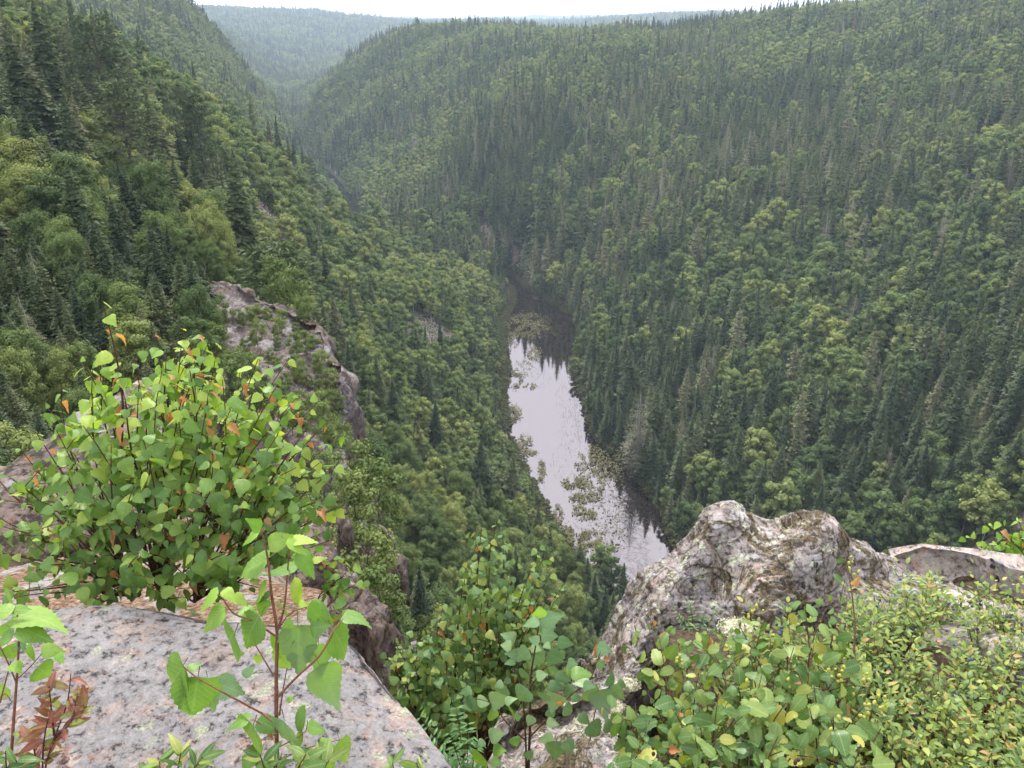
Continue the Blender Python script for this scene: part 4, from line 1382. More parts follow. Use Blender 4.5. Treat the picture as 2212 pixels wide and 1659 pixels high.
# thin reeds standing in open water
for cu, cv, ru, rv, nn_ in [(1225,860,26,50,130),(1235,930,30,50,130),(1240,800,18,36,60),(1150,815,40,30,120),(1215,1000,28,40,50),(1250,880,10,80,160),(1330,1060,36,60,200)]:
    a = rr.uniform(0, 6.28, nn_)
    q = np.sqrt(rr.random(nn_))
    uu, vv = cu + ru * q * np.cos(a), cv + rv * q * np.sin(a)
    base = np.array([PZ(x_, y_, 0) for x_, y_ in zip(uu, vv)])
    m_ = len(base)
    hh = rr.uniform(.2, .6, (m_, 1))
    lean = np.concatenate([rr.normal(0, .25, (m_, 2)), np.ones((m_, 1))], 1) * hh
    wv = unit(np.stack([np.ones(m_), rr.normal(0, .4, m_), 0 * a], 1)) * .028
    V = np.stack([base - wv, base + wv, base + lean + wv * .2, base + lean - wv * .2], 1).reshape(-1, 3)
    g.add(V, np.arange(len(V)).reshape(-1, 4))
link('water_plants', g.mesh('water_plants', [M['waterplant']], smooth=False), label='olive and brown water plants and reeds growing in patches in the river', cat='water plants', kind='stuff')
# drowned branches along the right shore at the lower end
g = Geo()
for k in range(650):
    cu, cv = rr.choice([0, 1, 2], p=[.5, .3, .2]), 0
    if cu == 0:
        uu, vv = rr.normal(1345, 34), rr.uniform(1060, 1290)
    elif cu == 1:
        uu, vv = rr.normal(1385, 22), rr.uniform(1000, 1250)
    else:
        uu, vv = rr.normal(1300, 28), rr.uniform(1110, 1260)
    b0 = PZ(uu, vv, 0.0)
    L = rr.uniform(.6, 3.4)
    az = rr.normal(1.9, .8)
    d = np.array([math.cos(az), math.sin(az), rr.uniform(0, .22)])
    mid = b0 + d * L * .5 + np.array([rr.normal(0, .12), rr.normal(0, .12), .06])
    V, Fc = tube_geo([b0 - [0, 0, .03], mid, b0 + d * L], [.02, .016, .006], 3)
    g.add(V, Fc)
link('brushwood', g.mesh('brushwood', [M['brush']]), label='dark drowned branches lying in the river along its lower right shore', cat='dead branches', kind='stuff')


# ------------------------------------------------------------------ foreground rocks
def gran_disp(amp, seed, big=.25):
    def f(p, N):
        a = fbm(p / big, 5, seed, .45)
        c = -np.abs(fbm(p / (big * .8) + 3, 4, seed + 21, .42))
        return N * (amp * (.7 * a + .5 * c))[:, None]
    return f


def crag_disp(amp, seed, big):
    g0 = gran_disp(amp, seed, big)

    def f(p, N):
        q = p / big * np.array([1.3, 1.3, 3.0])
        k = np.round(2.6 * (vnoise(q, seed + 60) + .25 * vnoise(q * 3, seed + 61))) / 2.6
        k2 = np.round(2.2 * vnoise(p / big * 3.3 + 9, seed + 62)) / 2.2
        cr = -np.exp(-(vnoise(p / big * np.array([.8, .8, 2.2]) + 3, seed + 63) / .045) ** 2)
        return g0(p, N) + N * (amp * (.8 * k + .35 * k2 + .55 * cr))[:, None]
    return f


# slab at the lower left
ez = 98.45
edge_l = [(-900,1322),(-450,1316),(0,1312),(130,1308),(260,1304),(350,1312),(430,1328),(560,1338),(660,1352),(745,1378),(805,1428),(850,1500),(905,1575),(980,1659),(1040,1760)]
E0 = [PZ(a, b, ez) for a, b in edge_l]
cen = np.array([-1.0, -0.9, 98.62])
rows = []
for s, dz in [(1.0, 0), (.93, .012), (.8, .03), (.6, .04), (.35, .06), (.0, .10)]:
    rows.append([np.array([cen[0] + (p[0] - cen[0]) * s, cen[1] + (p[1] - cen[1]) * s, ez + dz - (.02 if s == 1 else 0)]) for p in E0])
outer = []
for i, p in enumerate(E0):
    d = unit(np.array([p[0] - cen[0], p[1] - cen[1], 0]) * np.array([.7, 1, 0]))
    outer.append(d)
rA = [p + outer[i] * .02 + [0, 0, -.06] for i, p in enumerate(E0)]
rB = [p + outer[i] * .05 + [0, 0, -.28] for i, p in enumerate(E0)]
rC = [p + outer[i] * .02 + [0, 0, -1.6] for i, p in enumerate(E0)]
add_rock('granite_slab', [rC, rB, rA] + rows, 420, 300, crag_disp(.016, 71, .42), M['slab'],
         'broad flat pink and grey granite slab filling the lower left corner', 'rock')

# mossy boulder at the right
R1 = [(1282,1450,3.05),(1335,1335,3.3),(1400,1245,3.45),(1480,1172,3.6),(1548,1116,3.7),(1600,1110,3.72),(1650,1140,3.66),(1697,1146,3.64),(1745,1122,3.7),(1797,1122,3.72),(1850,1178,3.62),(1925,1216,3.6),(2000,1250,3.5),(2090,1290,3.4)]
R2 = [(1276,1500,2.9),(1330,1390,3.1),(1395,1305,3.22),(1475,1230,3.34),(1545,1165,3.42),(1600,1158,3.42),(1652,1180,3.40),(1700,1183,3.38),(1750,1168,3.42),(1800,1185,3.4),(1855,1235,3.32),(1925,1250,3.3),(2000,1280,3.25),(2090,1315,3.15)]
R3 = [(1270,1560,2.7),(1325,1460,2.85),(1392,1380,2.95),(1470,1310,3.04),(1542,1262,3.08),(1600,1250,3.10),(1655,1258,3.10),(1705,1258,3.12),(1755,1254,3.14),(1802,1262,3.12),(1858,1285,3.08),(1925,1290,3.04),(2000,1312,3.0),(2090,1345,2.95)]
R4 = [(1262,1660,2.45),(1320,1560,2.55),(1390,1480,2.6),(1470,1410,2.66),(1540,1365,2.7),(1600,1350,2.72),(1655,1350,2.74),(1705,1348,2.76),(1755,1345,2.78),(1802,1345,2.78),(1858,1360,2.76),(1925,1370,2.74),(2000,1385,2.72),(2090,1420,2.7)]
R5 = [(1255,1800,2.2),(1315,1700,2.25),(1390,1620,2.3),(1470,1560,2.32),(1540,1520,2.34),(1600,1500,2.36),(1655,1490,2.38),(1705,1485,2.4),(1755,1480,2.4),(1802,1480,2.4),(1858,1480,2.4),(1925,1480,2.4),(2000,1490,2.4),(2090,1500,2.4)]
R4 = [(a, b, d + (.16 if a > 1450 else 0)) for a, b, d in R4]
R5 = [(a, b, d + (.55 if a > 1450 else .1)) for a, b, d in R5]
yy5 = (2.56, 2.43, 2.31, 2.22, 2.14)
yl5 = (2.32, 2.20, 2.10, 1.99, 1.90)
rows = [[PY(t[0], t[1], float(np.interp(t[0], [1280, 1480], [yl5[q], yy5[q]])) + .05 * math.sin(t[0] * .02 + q)) for t in L] for q, L in enumerate((R1, R2, R3, R4, R5))]
b1 = [p + np.array([-.01, .10, -.09]) for p in rows[0]]
b2 = [p + np.array([0, .24, -.9]) for p in rows[0]]
b3 = [p + np.array([0, .4, -3.2]) for p in rows[0]]
rows = [b3, b2, b1] + rows
for rw in rows:
    a0 = rw[0]
    rw.insert(0, a0 + np.array([-.05, .02, -.25]))
    rw.insert(0, a0 + np.array([-.08, .10, -2.6]))
    rw.append(rw[-1] + np.array([.25, .05, -.4]))
add_rock('boulder', rows, 480, 400, crag_disp(.023, 83, .30), M['boulder'],
         'large two-humped boulder with moss and pale green lichen above the river', 'rock')

# pale flat rock behind it at the right edge
F1 = [(1930,1250,3.75),(1990,1240,3.78),(2050,1246,3.78),(2110,1254,3.76),(2165,1268,3.72),(2215,1286,3.66),(2320,1320,3.6),(2500,1350,3.6)]
rows = [[P(*t) for t in F1], [P(a, b + 30, d - .22) for a, b, d in F1], [P(a, b + 85, d - .45) for a, b, d in F1], [P(a, b + 200, d - .62) for a, b, d in F1]]
rows.append([p + np.array([0, -.1, -.8]) for p in rows[-1]])
for rw in rows:
    rw.append(rw[-1] + np.array([.3, -.05, -.15]))
    rw.append(rw[-1] + np.array([.15, -.1, -1.2]))
rows = [[p + np.array([.1, .5, -3]) for p in rows[0]], [p + np.array([0, .15, -.15]) for p in rows[0]]] + rows
add_rock('flat_rock', rows, 240, 200, gran_disp(.05, 97, .5), M['flatrock'],
         'smooth pale granite surface at the right edge beyond the boulder', 'rock')

# low stones at the bottom centre and the ledge that carries the middle shrub
S1 = [(1070,1650,2.95),(1110,1600,3.0),(1160,1560,3.0),(1215,1540,3.0),(1270,1520,3.0),(1330,1500,3.0)]
rows = [[P(a, b, d) for a, b, d in S1], [P(a, b + 50, d - .18) for a, b, d in S1], [P(a, b + 130, d - .5) for a, b, d in S1], [P(a, b + 300, d - .8) for a, b, d in S1]]
rows = [[p + np.array([-.03, .12, -1.6]) for p in rows[0]], [p + np.array([0, .05, -.08]) for p in rows[0]]] + rows
for rw in rows:
    rw.insert(0, rw[0] + np.array([-.08, 0, -.9]))
add_rock('low_rock', rows, 220, 200, gran_disp(.055, 103, .2), M['boulder'],
         'low lichen-spotted rock at the bottom centre behind the sapling stems', 'rock')
lx = [(-.75, 2.0), (-.4, 2.1), (0, 2.2), (.4, 2.3), (.8, 2.4)]
rows = [[np.array([a, y_ + dy, z_]) for a, y_ in lx] for dy, z_ in ((1.6, 92.0), (1.3, 95.4), (1.1, 96.2), (.5, 96.5), (-.1, 96.9), (-.6, 97.4))]
add_rock('ledge', rows, 120, 120, gran_disp(.12, 111, .4), M['boulder'],
         'dark rock ledge deep in the gap, carrying the shrub between slab and boulder', 'rock')


# ------------------------------------------------------------------ foreground leaves
def leaf_geo(n=9, wd=.78, curl=.25, fold=.18, serr=.035, shape='ovate', seed=0, petiole=.28, twist=0.0):
    """unit-length leaf blade from the origin along +Y, +Z up, petiole behind the origin"""
    r = np.random.default_rng(seed)
    V, uv, Fc = [], [], []
    t = np.linspace(0, 1, n)
    for i, s in enumerate(t):
        if shape == 'ovate':
            prof = float(np.interp(s, [0, .05, .14, .26, .40, .56, .72, .86, .95, 1], [.22, .66, .92, 1.0, .93, .74, .48, .24, .10, .02]))
            if i == 0:
                prof = .12
        elif shape == 'lance':
            prof = math.sin(math.pi * s ** .8) ** .9
        else:
            prof = math.sin(math.pi * s ** .75) ** .6
        if i == n - 1:
            prof = 0.012
        if shape == 'ovate' and 0 < i < n - 1:
            prof *= 1.04
        half = wd * .5 * prof
        z0 = -curl * s * s + .03 * math.sin(s * 5 + seed)
        for j, q in enumerate((-1, -.5, 0, .5, 1)):
            xx = q * half
            yy = s
            if abs(q) == 1 and 0 < i < n - 1:
                k = serr if i % 2 else -serr * .6
                xx += k * q
                yy += serr * .8 * (1 if i % 2 else -.3) + (-.035 if i == 1 and shape == 'ovate' else 0)
            zz = z0 + fold * abs(q * half) * 2 * .5 - .12 * (abs(q * half) * 2) ** 2 + twist * q * half * s + r.normal(0, .006)
            V.append((xx, yy, zz))
            uv.append((.5 + q * half, s))
    for i in range(n - 1):
        for j in range(4):
            a = i * 5 + j
            Fc.append((a, a + 1, a + 6, a + 5))
    V, uv, Fc = np.array(V), np.array(uv), np.array(Fc)
    if petiole:
        pv, pf = tube_geo([(0, -petiole, .05), (0, -petiole * .5, .02), (0, 0.02, -.004)], [.014, .011, .009], 3)
        Fc = np.concatenate([Fc, pf + len(V)])
        V = np.concatenate([V, pv])
        uv = np.concatenate([uv, np.full((len(pv), 2), .5)])
    return V, Fc, uv


NPET = 6


def leaf_mesh(name, m, **kw):
    V, Fc, uv = leaf_geo(**kw)
    me = mesh_from(name, V, Fc, [m, M['petiole']], uv=uv)
    if kw.get('petiole', .28):
        k = len(Fc)
        mi = np.zeros(k, np.int32)
        mi[-6:] = 1
        me.polygons.foreach_set('material_index', mi)
    return me


LEAF = {}


def leaf_set(key, mname, count=5, **kw):
    L = []
    for i in range(count):
        k = dict(kw)
        k['seed'] = i * 3 + 1
        k['curl'] = kw.get('curl', .25) * (.3 + .5 * i)
        k['wd'] = kw.get('wd', .78) * (.9 + .06 * i)
        k['twist'] = (-.3, .2, 0, .35, -.15)[i % 5]
        L.append(leaf_mesh('leaf', M[mname], **k))
    LEAF[key] = L


leaf_set('birch', 'leaf', n=13, serr=.03, wd=.84)
leaf_set('fresh', 'leaf_fresh', n=17, serr=.022, wd=.84)
leaf_set('sunny', 'leaf_sunny', n=13, serr=.03, wd=.84)
leaf_set('bright', 'leaf_bright', n=17, serr=.022)
leaf_set('dark', 'leaf_dark', n=11, wd=.84)
leaf_set('blue', 'leaf_blue', n=15, wd=.80, serr=.025)
leaf_set('alder', 'leaf_alder', n=13, wd=.66, shape='round', serr=.03)
leaf_set('orange', 'leaf_orange', count=3, n=9, curl=.9, fold=.9, wd=.7)
leaf_set('red', 'leaf_red', n=7, wd=.32, shape='lance', serr=0, petiole=.08)
leaf_set('lance', 'leaf_alder', n=7, wd=.34, shape='lance', serr=0, petiole=.08)
leaf_set('bb', 'leaf_blueberry', n=5, wd=.50, shape='lance', serr=0, petiole=0)
leaf_set('fern', 'leaf_fern', n=5, wd=.28, shape='lance', serr=0, petiole=0)


def leaf_matrix(base, d, nrm, L, wfac=1.0):
    d = Vector(d).normalized()
    nrm = Vector(nrm)
    x = d.cross(nrm)
    if x.length < 1e-4:
        x = d.orthogonal()
    x.normalize()
    z = x.cross(d)
    m = Matrix((x, d, z)).transposed().to_4x4()
    m = m @ Matrix.Diagonal((L * wfac, L, L, 1))
    m.translation = Vector(base)
    return m


def put_leaf(parent, key, base, d, nrm, L, wfac=1.0, name='leaf'):
    me = random.choice(LEAF[key]) if isinstance(key, str) else key
    o = bpy.data.objects.new(name, me)
    COL.objects.link(o)
    o.parent = parent
    o.matrix_parent_inverse = Matrix.Identity(4)
    o.matrix_local = parent_inv(parent) @ leaf_matrix(base, d, nrm, L, wfac)
    return o


def parent_inv(p):
    return Matrix.Translation(-Vector(p.location))


def merged_leaves(parent, specs, name='foliage'):
    """the leaves past the limit, joined"""
    V, Fc, UVs, MI, n = [], [], [], [], 0
    cache = {}
    for key, base, d, nrm, L, wf in specs:
        me = random.choice(LEAF[key])
        if me.name not in cache:
            v_ = np.zeros(len(me.vertices) * 3)
            me.vertices.foreach_get('co', v_)
            li = np.zeros(len(me.loops), np.int32)
            me.loops.foreach_get('vertex_index', li)
            uv_ = np.zeros(len(me.loops) * 2)
            me.uv_layers[0].data.foreach_get('uv', uv_)
            uvv = np.zeros((len(me.vertices), 2))
            uvv[li] = uv_.reshape(-1, 2)
            cache[me.name] = (v_.reshape(-1, 3), li.reshape(-1, 4), uvv, me.materials[0])
        v0, f0, uv0, m0 = cache[me.name]
        mt = np.array(parent_inv(parent) @ leaf_matrix(base, d, nrm, L, wf))
        V.append(v0 @ mt[:3, :3].T + mt[:3, 3])
        Fc.append(f0 + n)
        UVs.append(uv0)
        MI.append((m0, len(f0)))
        n += len(v0)
    if not V:
        return
    mats = []
    mi = []
    for m0, k in MI:
        if m0 not in mats:
            mats.append(m0)
        mi += [mats.index(m0)] * k
    me = mesh_from(name, np.concatenate(V), np.concatenate(Fc), mats, np.array(mi), np.concatenate(UVs))
    link(name, me, parent, kind='stuff')


def stems_mesh(parent, stems, m, name='stem', one=False):
    """stems: list of (points, r0, r1); the main ones become parts of their own"""
    inv = np.array(parent.location)
    big = [s for s in stems if len(s) > 3 and s[3]]
    rest = [s for s in stems if not (len(s) > 3 and s[3])]
    for s in big:
        pts = spline(np.array(s[0]) - inv, max(6, len(s[0]) * 3))
        V, Fc = tube_geo(pts, np.linspace(s[1], s[2], len(pts)), 7)
        link(name, mesh_from(name, V, Fc, [m]), parent)
    if rest:
        g = Geo()
        for s in rest:
            pts = spline(np.array(s[0]) - inv, max(5, len(s[0]) * 2))
            V, Fc = tube_geo(pts, np.linspace(s[1], s[2], len(pts)), 5)
            g.add(V, Fc)
        link('twigs', g.mesh('twigs', [m]), parent, kind='stuff')


TOCAM = np.array([0, -1.0, 0])


def plant(name, label, cat, base, stems, specs, twigmat, group=None, limit=295):
    t = thing(name, label, cat, tuple(base), 0, group)
    stems_mesh(t, stems, twigmat)
    # the ones nearest the viewer and largest are parts of their own
    order = sorted(range(len(specs)), key=lambda i: np.linalg.norm(np.array(specs[i][1]) - [0, 0, CAMZ]) / specs[i][4])
    for i in order[:limit]:
        key, b, d, nrm, L, wf = specs[i]
        put_leaf(t, key, b, d, nrm, L, wf)
    merged_leaves(t, [specs[i] for i in order[limit:]])
    return t


def auto_leaves(pts, nleaf, L, key, f0=.35, orange=.06, r=random, droop=.75, outw=None, okey='orange', face=.5, Lvar=.38, pet=.25):
    """leaves alternate along a stem, hanging outward"""
    pts = spline(np.array(pts), 40)
    S = []
    for k in range(nleaf):
        f = f0 + (1 - f0) * (k + r.random() * .6) / nleaf
        i = min(38, int(f * 39))
        p = pts[i]
        tan = unit(pts[i + 1] - pts[i])
        az = k * 2.4 + r.uniform(-.6, .6)
        side = unit(np.cross(tan, [math.cos(az), math.sin(az), .2]))
        out = unit(side + tan * .4)
        ll = L * r.uniform(1 - Lvar, 1 + Lvar) * (1.0 if f < .88 else .72)
        pl = ll * pet
        b = p + out * pl + np.array([0, 0, pl * .2])
        dr = droop * r.uniform(.3, 1.3)
        d = unit(out * .75 + np.array([0, 0, -dr]) + np.array([r.uniform(-.3, .3), r.uniform(-.3, .3), 0]))
        nrm = np.array([0, 0, .75]) + TOCAM * face * r.uniform(.2, 1.4) + out * .25 + np.array([r.uniform(-.5, .5), r.uniform(-.4, .4), r.uniform(-.2, .3)])
        kk = key if r.random() > orange else okey
        S.append((kk, b, d, nrm, ll * (1 if kk == key else .75), r.uniform(.9, 1.1)))
    return S


# ---- big birch bush at the left
rb = random.Random(11)
bpix = [(355,1310),(345,1290),(420,1300),(300,1285),(470,1290)]
base_y = 2.35
tips = [(222,652,2.3),(218,745,2.3),(165,760,2.3),(130,830,2.4),(112,910,2.2),(75,930,2.2),(40,965,2.3),(20,1030,2.2),(10,1080,2.3),(330,722,2.45),(395,705,2.4),(430,712,2.5),(470,745,2.4),(360,755,2.2),
        (290,770,2.4),(565,755,2.45),(625,772,2.55),(600,830,2.4),(545,850,2.4),(520,790,2.6),(690,865,2.6),(715,905,2.5),(735,940,2.6),(725,1010,2.5),(735,1090,2.55),(720,1165,2.5),(745,1200,2.45),
        (660,930,2.3),(640,1010,2.2),(600,940,2.2),(660,1100,2.2),(560,1000,2.1),(500,880,2.2),(450,850,2.1),(400,830,2.15),(340,850,2.1),(270,860,2.1),(200,850,2.15),(180,920,2.1),(240,960,2.05),
        (310,950,2.0),(380,960,2.05),(460,980,2.0),(520,1080,2.0),(450,1080,1.98),(370,1060,1.98),(290,1050,1.98),(200,1030,2.0),(130,1010,2.1),(80,1080,2.1),(150,1110,2.05),(230,1130,2.0),
        (60,1160,2.1),(20,1200,2.1),(110,1220,2.0),(180,1220,2.0),(-20,1130,2.2),(600,1150,2.1),(560,1200,2.05),(640,1210,2.1),(500,1190,1.98),(420,1190,1.95),(300,1200,1.95),(90,1270,1.98),(30,1290,1.95),
        (200,1290,1.93),(270,1275,1.93),(480,1270,1.98),(560,1270,2.1),(400,1290,1.95),(150,1170,2.25),(500,950,2.5),(420,900,2.5),(330,900,2.5),(250,910,2.5),(580,1050,2.5),(470,1120,2.4),
        (380,1130,2.4),(660,1160,2.5),(290,1130,2.4),(610,900,2.6),(160,980,2.4),(690,1000,2.4),(700,1080,2.35),(550,910,2.3),(480,820,2.3),(420,780,2.3),(330,800,2.3),(260,820,2.3),(590,1090,2.2),
        (-30,1000,2.4),(-60,1080,2.3),(-70,1200,2.2),(-40,1280,2.1),(230,770,2.5),(200,800,2.3),(375,735,2.5),(450,740,2.3),(310,750,2.35),(410,800,2.2),(350,800,2.2),(480,780,2.4),(440,830,2.35),(300,830,2.2),(380,880,2.1),(520,830,2.3),(640,860,2.4),(580,790,2.5),(680,940,2.35),(700,1150,2.3)]
stems, specs = [], []
roots = [PY(a, b, base_y + o_) for (a, b), o_ in zip(bpix, (0, .05, .0, -.05, .06))]
for k, (a, b, y_) in enumerate(tips):
    tp = PY(a, b, y_ + rb.uniform(-.05, .05))
    rt = roots[min(range(5), key=lambda q: abs(bpix[q][0] - (355 + (a - 355) * .3)) + rb.uniform(0, 20))]
    d = tp - rt
    m1 = rt + d * .35 + np.array([rb.uniform(-.04, .04), rb.uniform(-.04, .04), .10 * abs(d[0])])
    m2 = rt + d * .7 + np.array([rb.uniform(-.05, .05), rb.uniform(-.05, .05), .08 * abs(d[0])])
    pts = [rt, m1, m2, tp]
    main = k % 9 == 0
    stems.append((pts, .0085 if main else .0045, .0012, main))
    ln = np.linalg.norm(d)
    n_ = int(4 + ln * 9.5)
    key = 'sunny' if (b < 860 and rb.random() < .6) or (b < 1010 and rb.random() < .25) else 'birch'  # lit leaf copies paint sunlight on the upper twigs
    specs += auto_leaves(pts, n_, .0425, key, f0=.45 if ln > .5 else .3, orange=.07, r=rb)
    for q in range(2 if ln > .5 else 1):
        f = rb.uniform(.5, .85)
        sp_ = spline(np.array(pts), 30)
        p0 = sp_[int(f * 29)]
        p1 = p0 + np.array([rb.uniform(-.12, .12), rb.uniform(-.10, .10), rb.uniform(0, .09)])
        stems.append(([p0, (p0 + p1) / 2 + [0, 0, .01], p1], .0018, .0008, False))
        specs += auto_leaves([p0, (p0 + p1) / 2 + [0, 0, .01], p1], 5, .043, key, f0=.2, orange=.06, r=rb)
plant('birch_bush', 'large bushy birch with fresh green and some orange leaves behind the granite slab', 'bush', roots[0], stems, specs, M['twig'])


# ---- plants read leaf by leaf from the photograph; coordinates of a 2212 px crop of [0,1300,1000,1920]
def z7(a, b):
    return a * .3906, 1123.2 + b * .3906


def traced(name, label, cat, y0, stem_px, leaves, twigmat, jitter=.05, seed=1, group=None, base=None, conv=z7, extra=None):
    r = random.Random(seed)
    stems = []
    for L in stem_px:
        pts = []
        for q in L[0]:
            uu, vv = conv(q[0], q[1])
            pts.append(PY(uu, vv, y0 + (q[2] if len(q) > 2 else 0)))
        stems.append((pts, L[1], L[2], len(L) > 3))
    specs = []
    for q in leaves:
        bx, by, tx, ty, wd = q[:5]
        key = q[5] if len(q) > 5 else 'bright'
        dy = q[6] if len(q) > 6 else r.uniform(-jitter, jitter)
        b = PY(*conv(bx, by), y0 + dy)
        t = PY(*conv(tx, ty), y0 + dy + r.uniform(-.02, .015))
        L = np.linalg.norm(t - b)
        wpx = wd / max(1.0, math.hypot(tx - bx, ty - by))
        wf = min(1.15, max(.8, wpx / .72)) if key not in ('red', 'lance') else 1.0
        # narrow in the picture means seen at a slant: tip the blade
        tilt = math.acos(min(1, max(.3, wpx / (.72 * wf)))) * .8
        ax = unit(t - b)
        tocam = unit(np.array([0, 0, CAMZ]) - b)
        n0 = unit(tocam - ax * np.dot(tocam, ax))
        sd_ = np.cross(ax, n0)
        if sd_[2] < 0:
            sd_ = -sd_
        n1 = n0 * math.cos(tilt) + sd_ * math.sin(tilt)
        if n1[2] < 0:
            n1 = -n1
        specs.append((key, b, t - b, n1, L * 1.03, wf))
    if extra:
        specs += extra
    bs = base if base is not None else stems[0][0][0]
    return plant(name, label, cat, bs, stems, specs, twigmat, group)


B, D = 'bright', 'fresh'
SAP = [(1440,55,1335,80,34),(1445,50,1400,0,30),(1440,66,1310,112,34),(1488,140,1612,85,72,D),(1600,118,1740,88,28),(1642,180,1762,306,78),(1585,112,1700,184,44),(1482,212,1300,296,48,D),(1655,262,1430,292,46,D),
       (1212,400,1070,486,40),(1238,386,1292,424,34),(1292,414,1372,474,54),(1476,370,1370,444,34),(1500,412,1382,430,26,D),(1246,492,1088,606,76,D),(1438,532,1304,728,118,D),(1300,618,1188,788,82,D),
       (1330,498,1442,524,40),(1606,352,1732,452,54),(1650,470,1722,448,34),(1700,492,1872,540,88,D),(1704,470,1800,560,50),(1898,520,2046,546,46,D),(1846,604,1976,784,104,D),(1648,588,1652,834,150,D),(1606,700,1504,834,92,D),
       (1762,690,1764,800,96),(1768,804,1842,972,118),(1452,772,1394,760,44),(1346,866,1398,808,42,'blue'),(1188,900,1352,962,112,'blue'),(1094,872,1056,1118,176,D),(1150,880,1176,1010,90,D,.03),(1050,876,950,972,60),(1010,806,862,960,88,D),
       (1036,830,1110,786,36,D),(1384,1104,1234,1108,46,D),(1402,1130,1300,1322,100,D),(1424,1106,1560,1176,92,D),(1572,1106,1572,1336,66,'blue'),(1690,1062,1584,1146,44,D),(1700,1136,1812,1170,56,D),(1682,1186,1606,1240,44,D),
       (1620,1294,1792,1262,48,D),(1768,1222,1866,1236,36,D),(1880,1216,1952,1358,80,D),(1400,1228,1440,1370,44,D),(1506,1172,1478,1270,54,'red'),(1620,560,1560,600,50),(1540,700,1500,640,44),(1650,640,1560,700,60,D),(1720,600,1780,590,50,D),
       (1420,490,1470,470,40),(1560,500,1600,470,40,D),(1510,1330,1440,1420,50,D),(1700,1320,1720,1420,60,D),(1340,1340,1420,1330,50,D),(1800,1300,1850,1400,60,D),(1590,1010,1620,960,30,D)]
SAPST = [([(1532,1560,-.02),(1532,1371),(1528,1080),(1528,830),(1532,620),(1500,400),(1480,210),(1445,55)], .0052, .0014, 1),
         ([(1535,980),(1650,860,-.02),(1760,760,-.03),(1830,650,-.03),(1850,600,-.02),(1900,545,0)], .0026, .001, 1),
         ([(1545,1080,.01),(1562,960,.02),(1590,800,.03)], .0022, .0009),
         ([(1538,600),(1572,480,.01),(1590,290,.02),(1602,125,.02)], .0024, .0012, 1),
         ([(1512,860),(1430,720,.02),(1388,655,.02)], .0018, .0009),
         ([(1522,640),(1400,560,-.01),(1290,515,-.02),(1230,430,-.02),(1200,415,-.02)], .0022, .0010, 1),
         ([(1450,1070,.01),(1320,1000,-.01),(1200,935,-.02),(1090,872,-.02),(1010,808,-.02)], .0024, .0010, 1),
         ([(1532,1130),(1450,1070,.01)], .0028, .0022), ([(1532,620),(1600,520),(1700,480)], .0016, .0008), ([(1530,1200),(1430,1120),(1390,1105)], .0014, .0008),
         ([(1532,1260),(1680,1180),(1700,1110)], .0014, .0008), ([(1540,1330),(1700,1260),(1880,1215)], .0016, .0008)]
traced('birch_sapling', 'slender birch sapling with large fresh leaves rising in front of the granite slab', 'sapling', 1.17, SAPST, SAP, M['redtwig'], .03, 2)
LSAP = [(70,505,-80,482,56,D),(72,500,160,486,40,D),(84,516,334,524,60,D),(92,600,300,642,98,D),(80,630,-70,672,56,D),(62,596,-30,640,66,B),(44,694,80,776,92,D),(100,676,134,712,56,'dark'),(228,722,350,708,62,D),
        (206,812,296,882,96,D),(316,742,342,780,28,B),(140,700,222,768,28,B),(70,790,100,830,46,B),(0,700,-60,760,70,D),(10,900,-60,980,70,D),(60,420,0,440,40,D)]
traced('birch_sapling', 'birch sapling cut off by the left edge of the frame in front of the slab', 'sapling', 1.2,
       [([(40,1560),(58,1371),(76,1100),(96,830),(106,560),(62,500)], .0042, .0012, 1), ([(90,900),(40,780),(0,700)], .0018, .0009), ([(95,880),(160,820),(230,740)], .0016, .0008), ([(0,1010),(60,780)], .002, .001), ([(-40,1060),(20,960),(60,1000)], .002, .001)],
       LSAP, M['redtwig'], .03, 3)


def lance_plant(label, y0, stems_px, seed, key='red', L=.040, per=11, twig='twig', name='shrub', group=None):
    r = random.Random(seed)
    stems, specs = [], []
    for S in stems_px:
        pts = [PY(*z7(a, b), y0 + r.uniform(-.02, .02)) for a, b in S]
        stems.append((pts, .0026, .0009, True))
        s_ = spline(np.array(pts), 30)
        for k in range(per):
            f = .30 + .7 * (k + r.random() * .5) / per
            i = min(28, int(f * 29))
            tan = unit(s_[i + 1] - s_[i])
            az = r.uniform(0, 6.28)
            side = np.array([math.cos(az), math.sin(az) * .8, r.uniform(-.1, .4)])
            d = unit(side + tan * r.uniform(.4, 1.1))
            nrm = np.array([0, -.5, .9]) + np.array([r.uniform(-.7, .7), r.uniform(-.5, .5), 0])
            specs.append((key, s_[i], d, nrm, L * r.uniform(.75, 1.3), 1.0))
    return plant(name, label, 'shrub', stems[0][0][0], stems, specs, M[twig], group)


lance_plant('small shrub with reddish purple narrow leaves in the bottom left corner', 1.18,
            [[(235,1560),(250,1371),(310,1180),(372,1010),(392,850)], [(300,1190),(285,1060),(272,920)], [(300,1210),(420,1090),(480,1030)], [(180,1500),(200,1371),(180,1230),(150,1170)], [(235,1430),(240,1250),(265,1100)], [(310,1180),(390,1120),(430,960)]], 5, per=12)
lance_plant('pale fading narrow-leaved sprig at the bottom left edge', 1.1, [[(60,1600),(40,1420),(30,1280)], [(20,1600),(0,1450),(-30,1320)], [(120,1600),(110,1430),(90,1330)]], 6, key='lance', per=9)
lance_plant('low narrow-leaved shrub with purple-spotted leaves at the bottom edge of the slab', 1.15, [[(900,1600),(890,1420),(880,1330)], [(960,1600),(980,1400),(1000,1290)], [(1000,1600),(1060,1400),(1120,1310)], [(850,1600),(830,1480),(800,1390)]], 7, key='lance', per=10, L=.045)
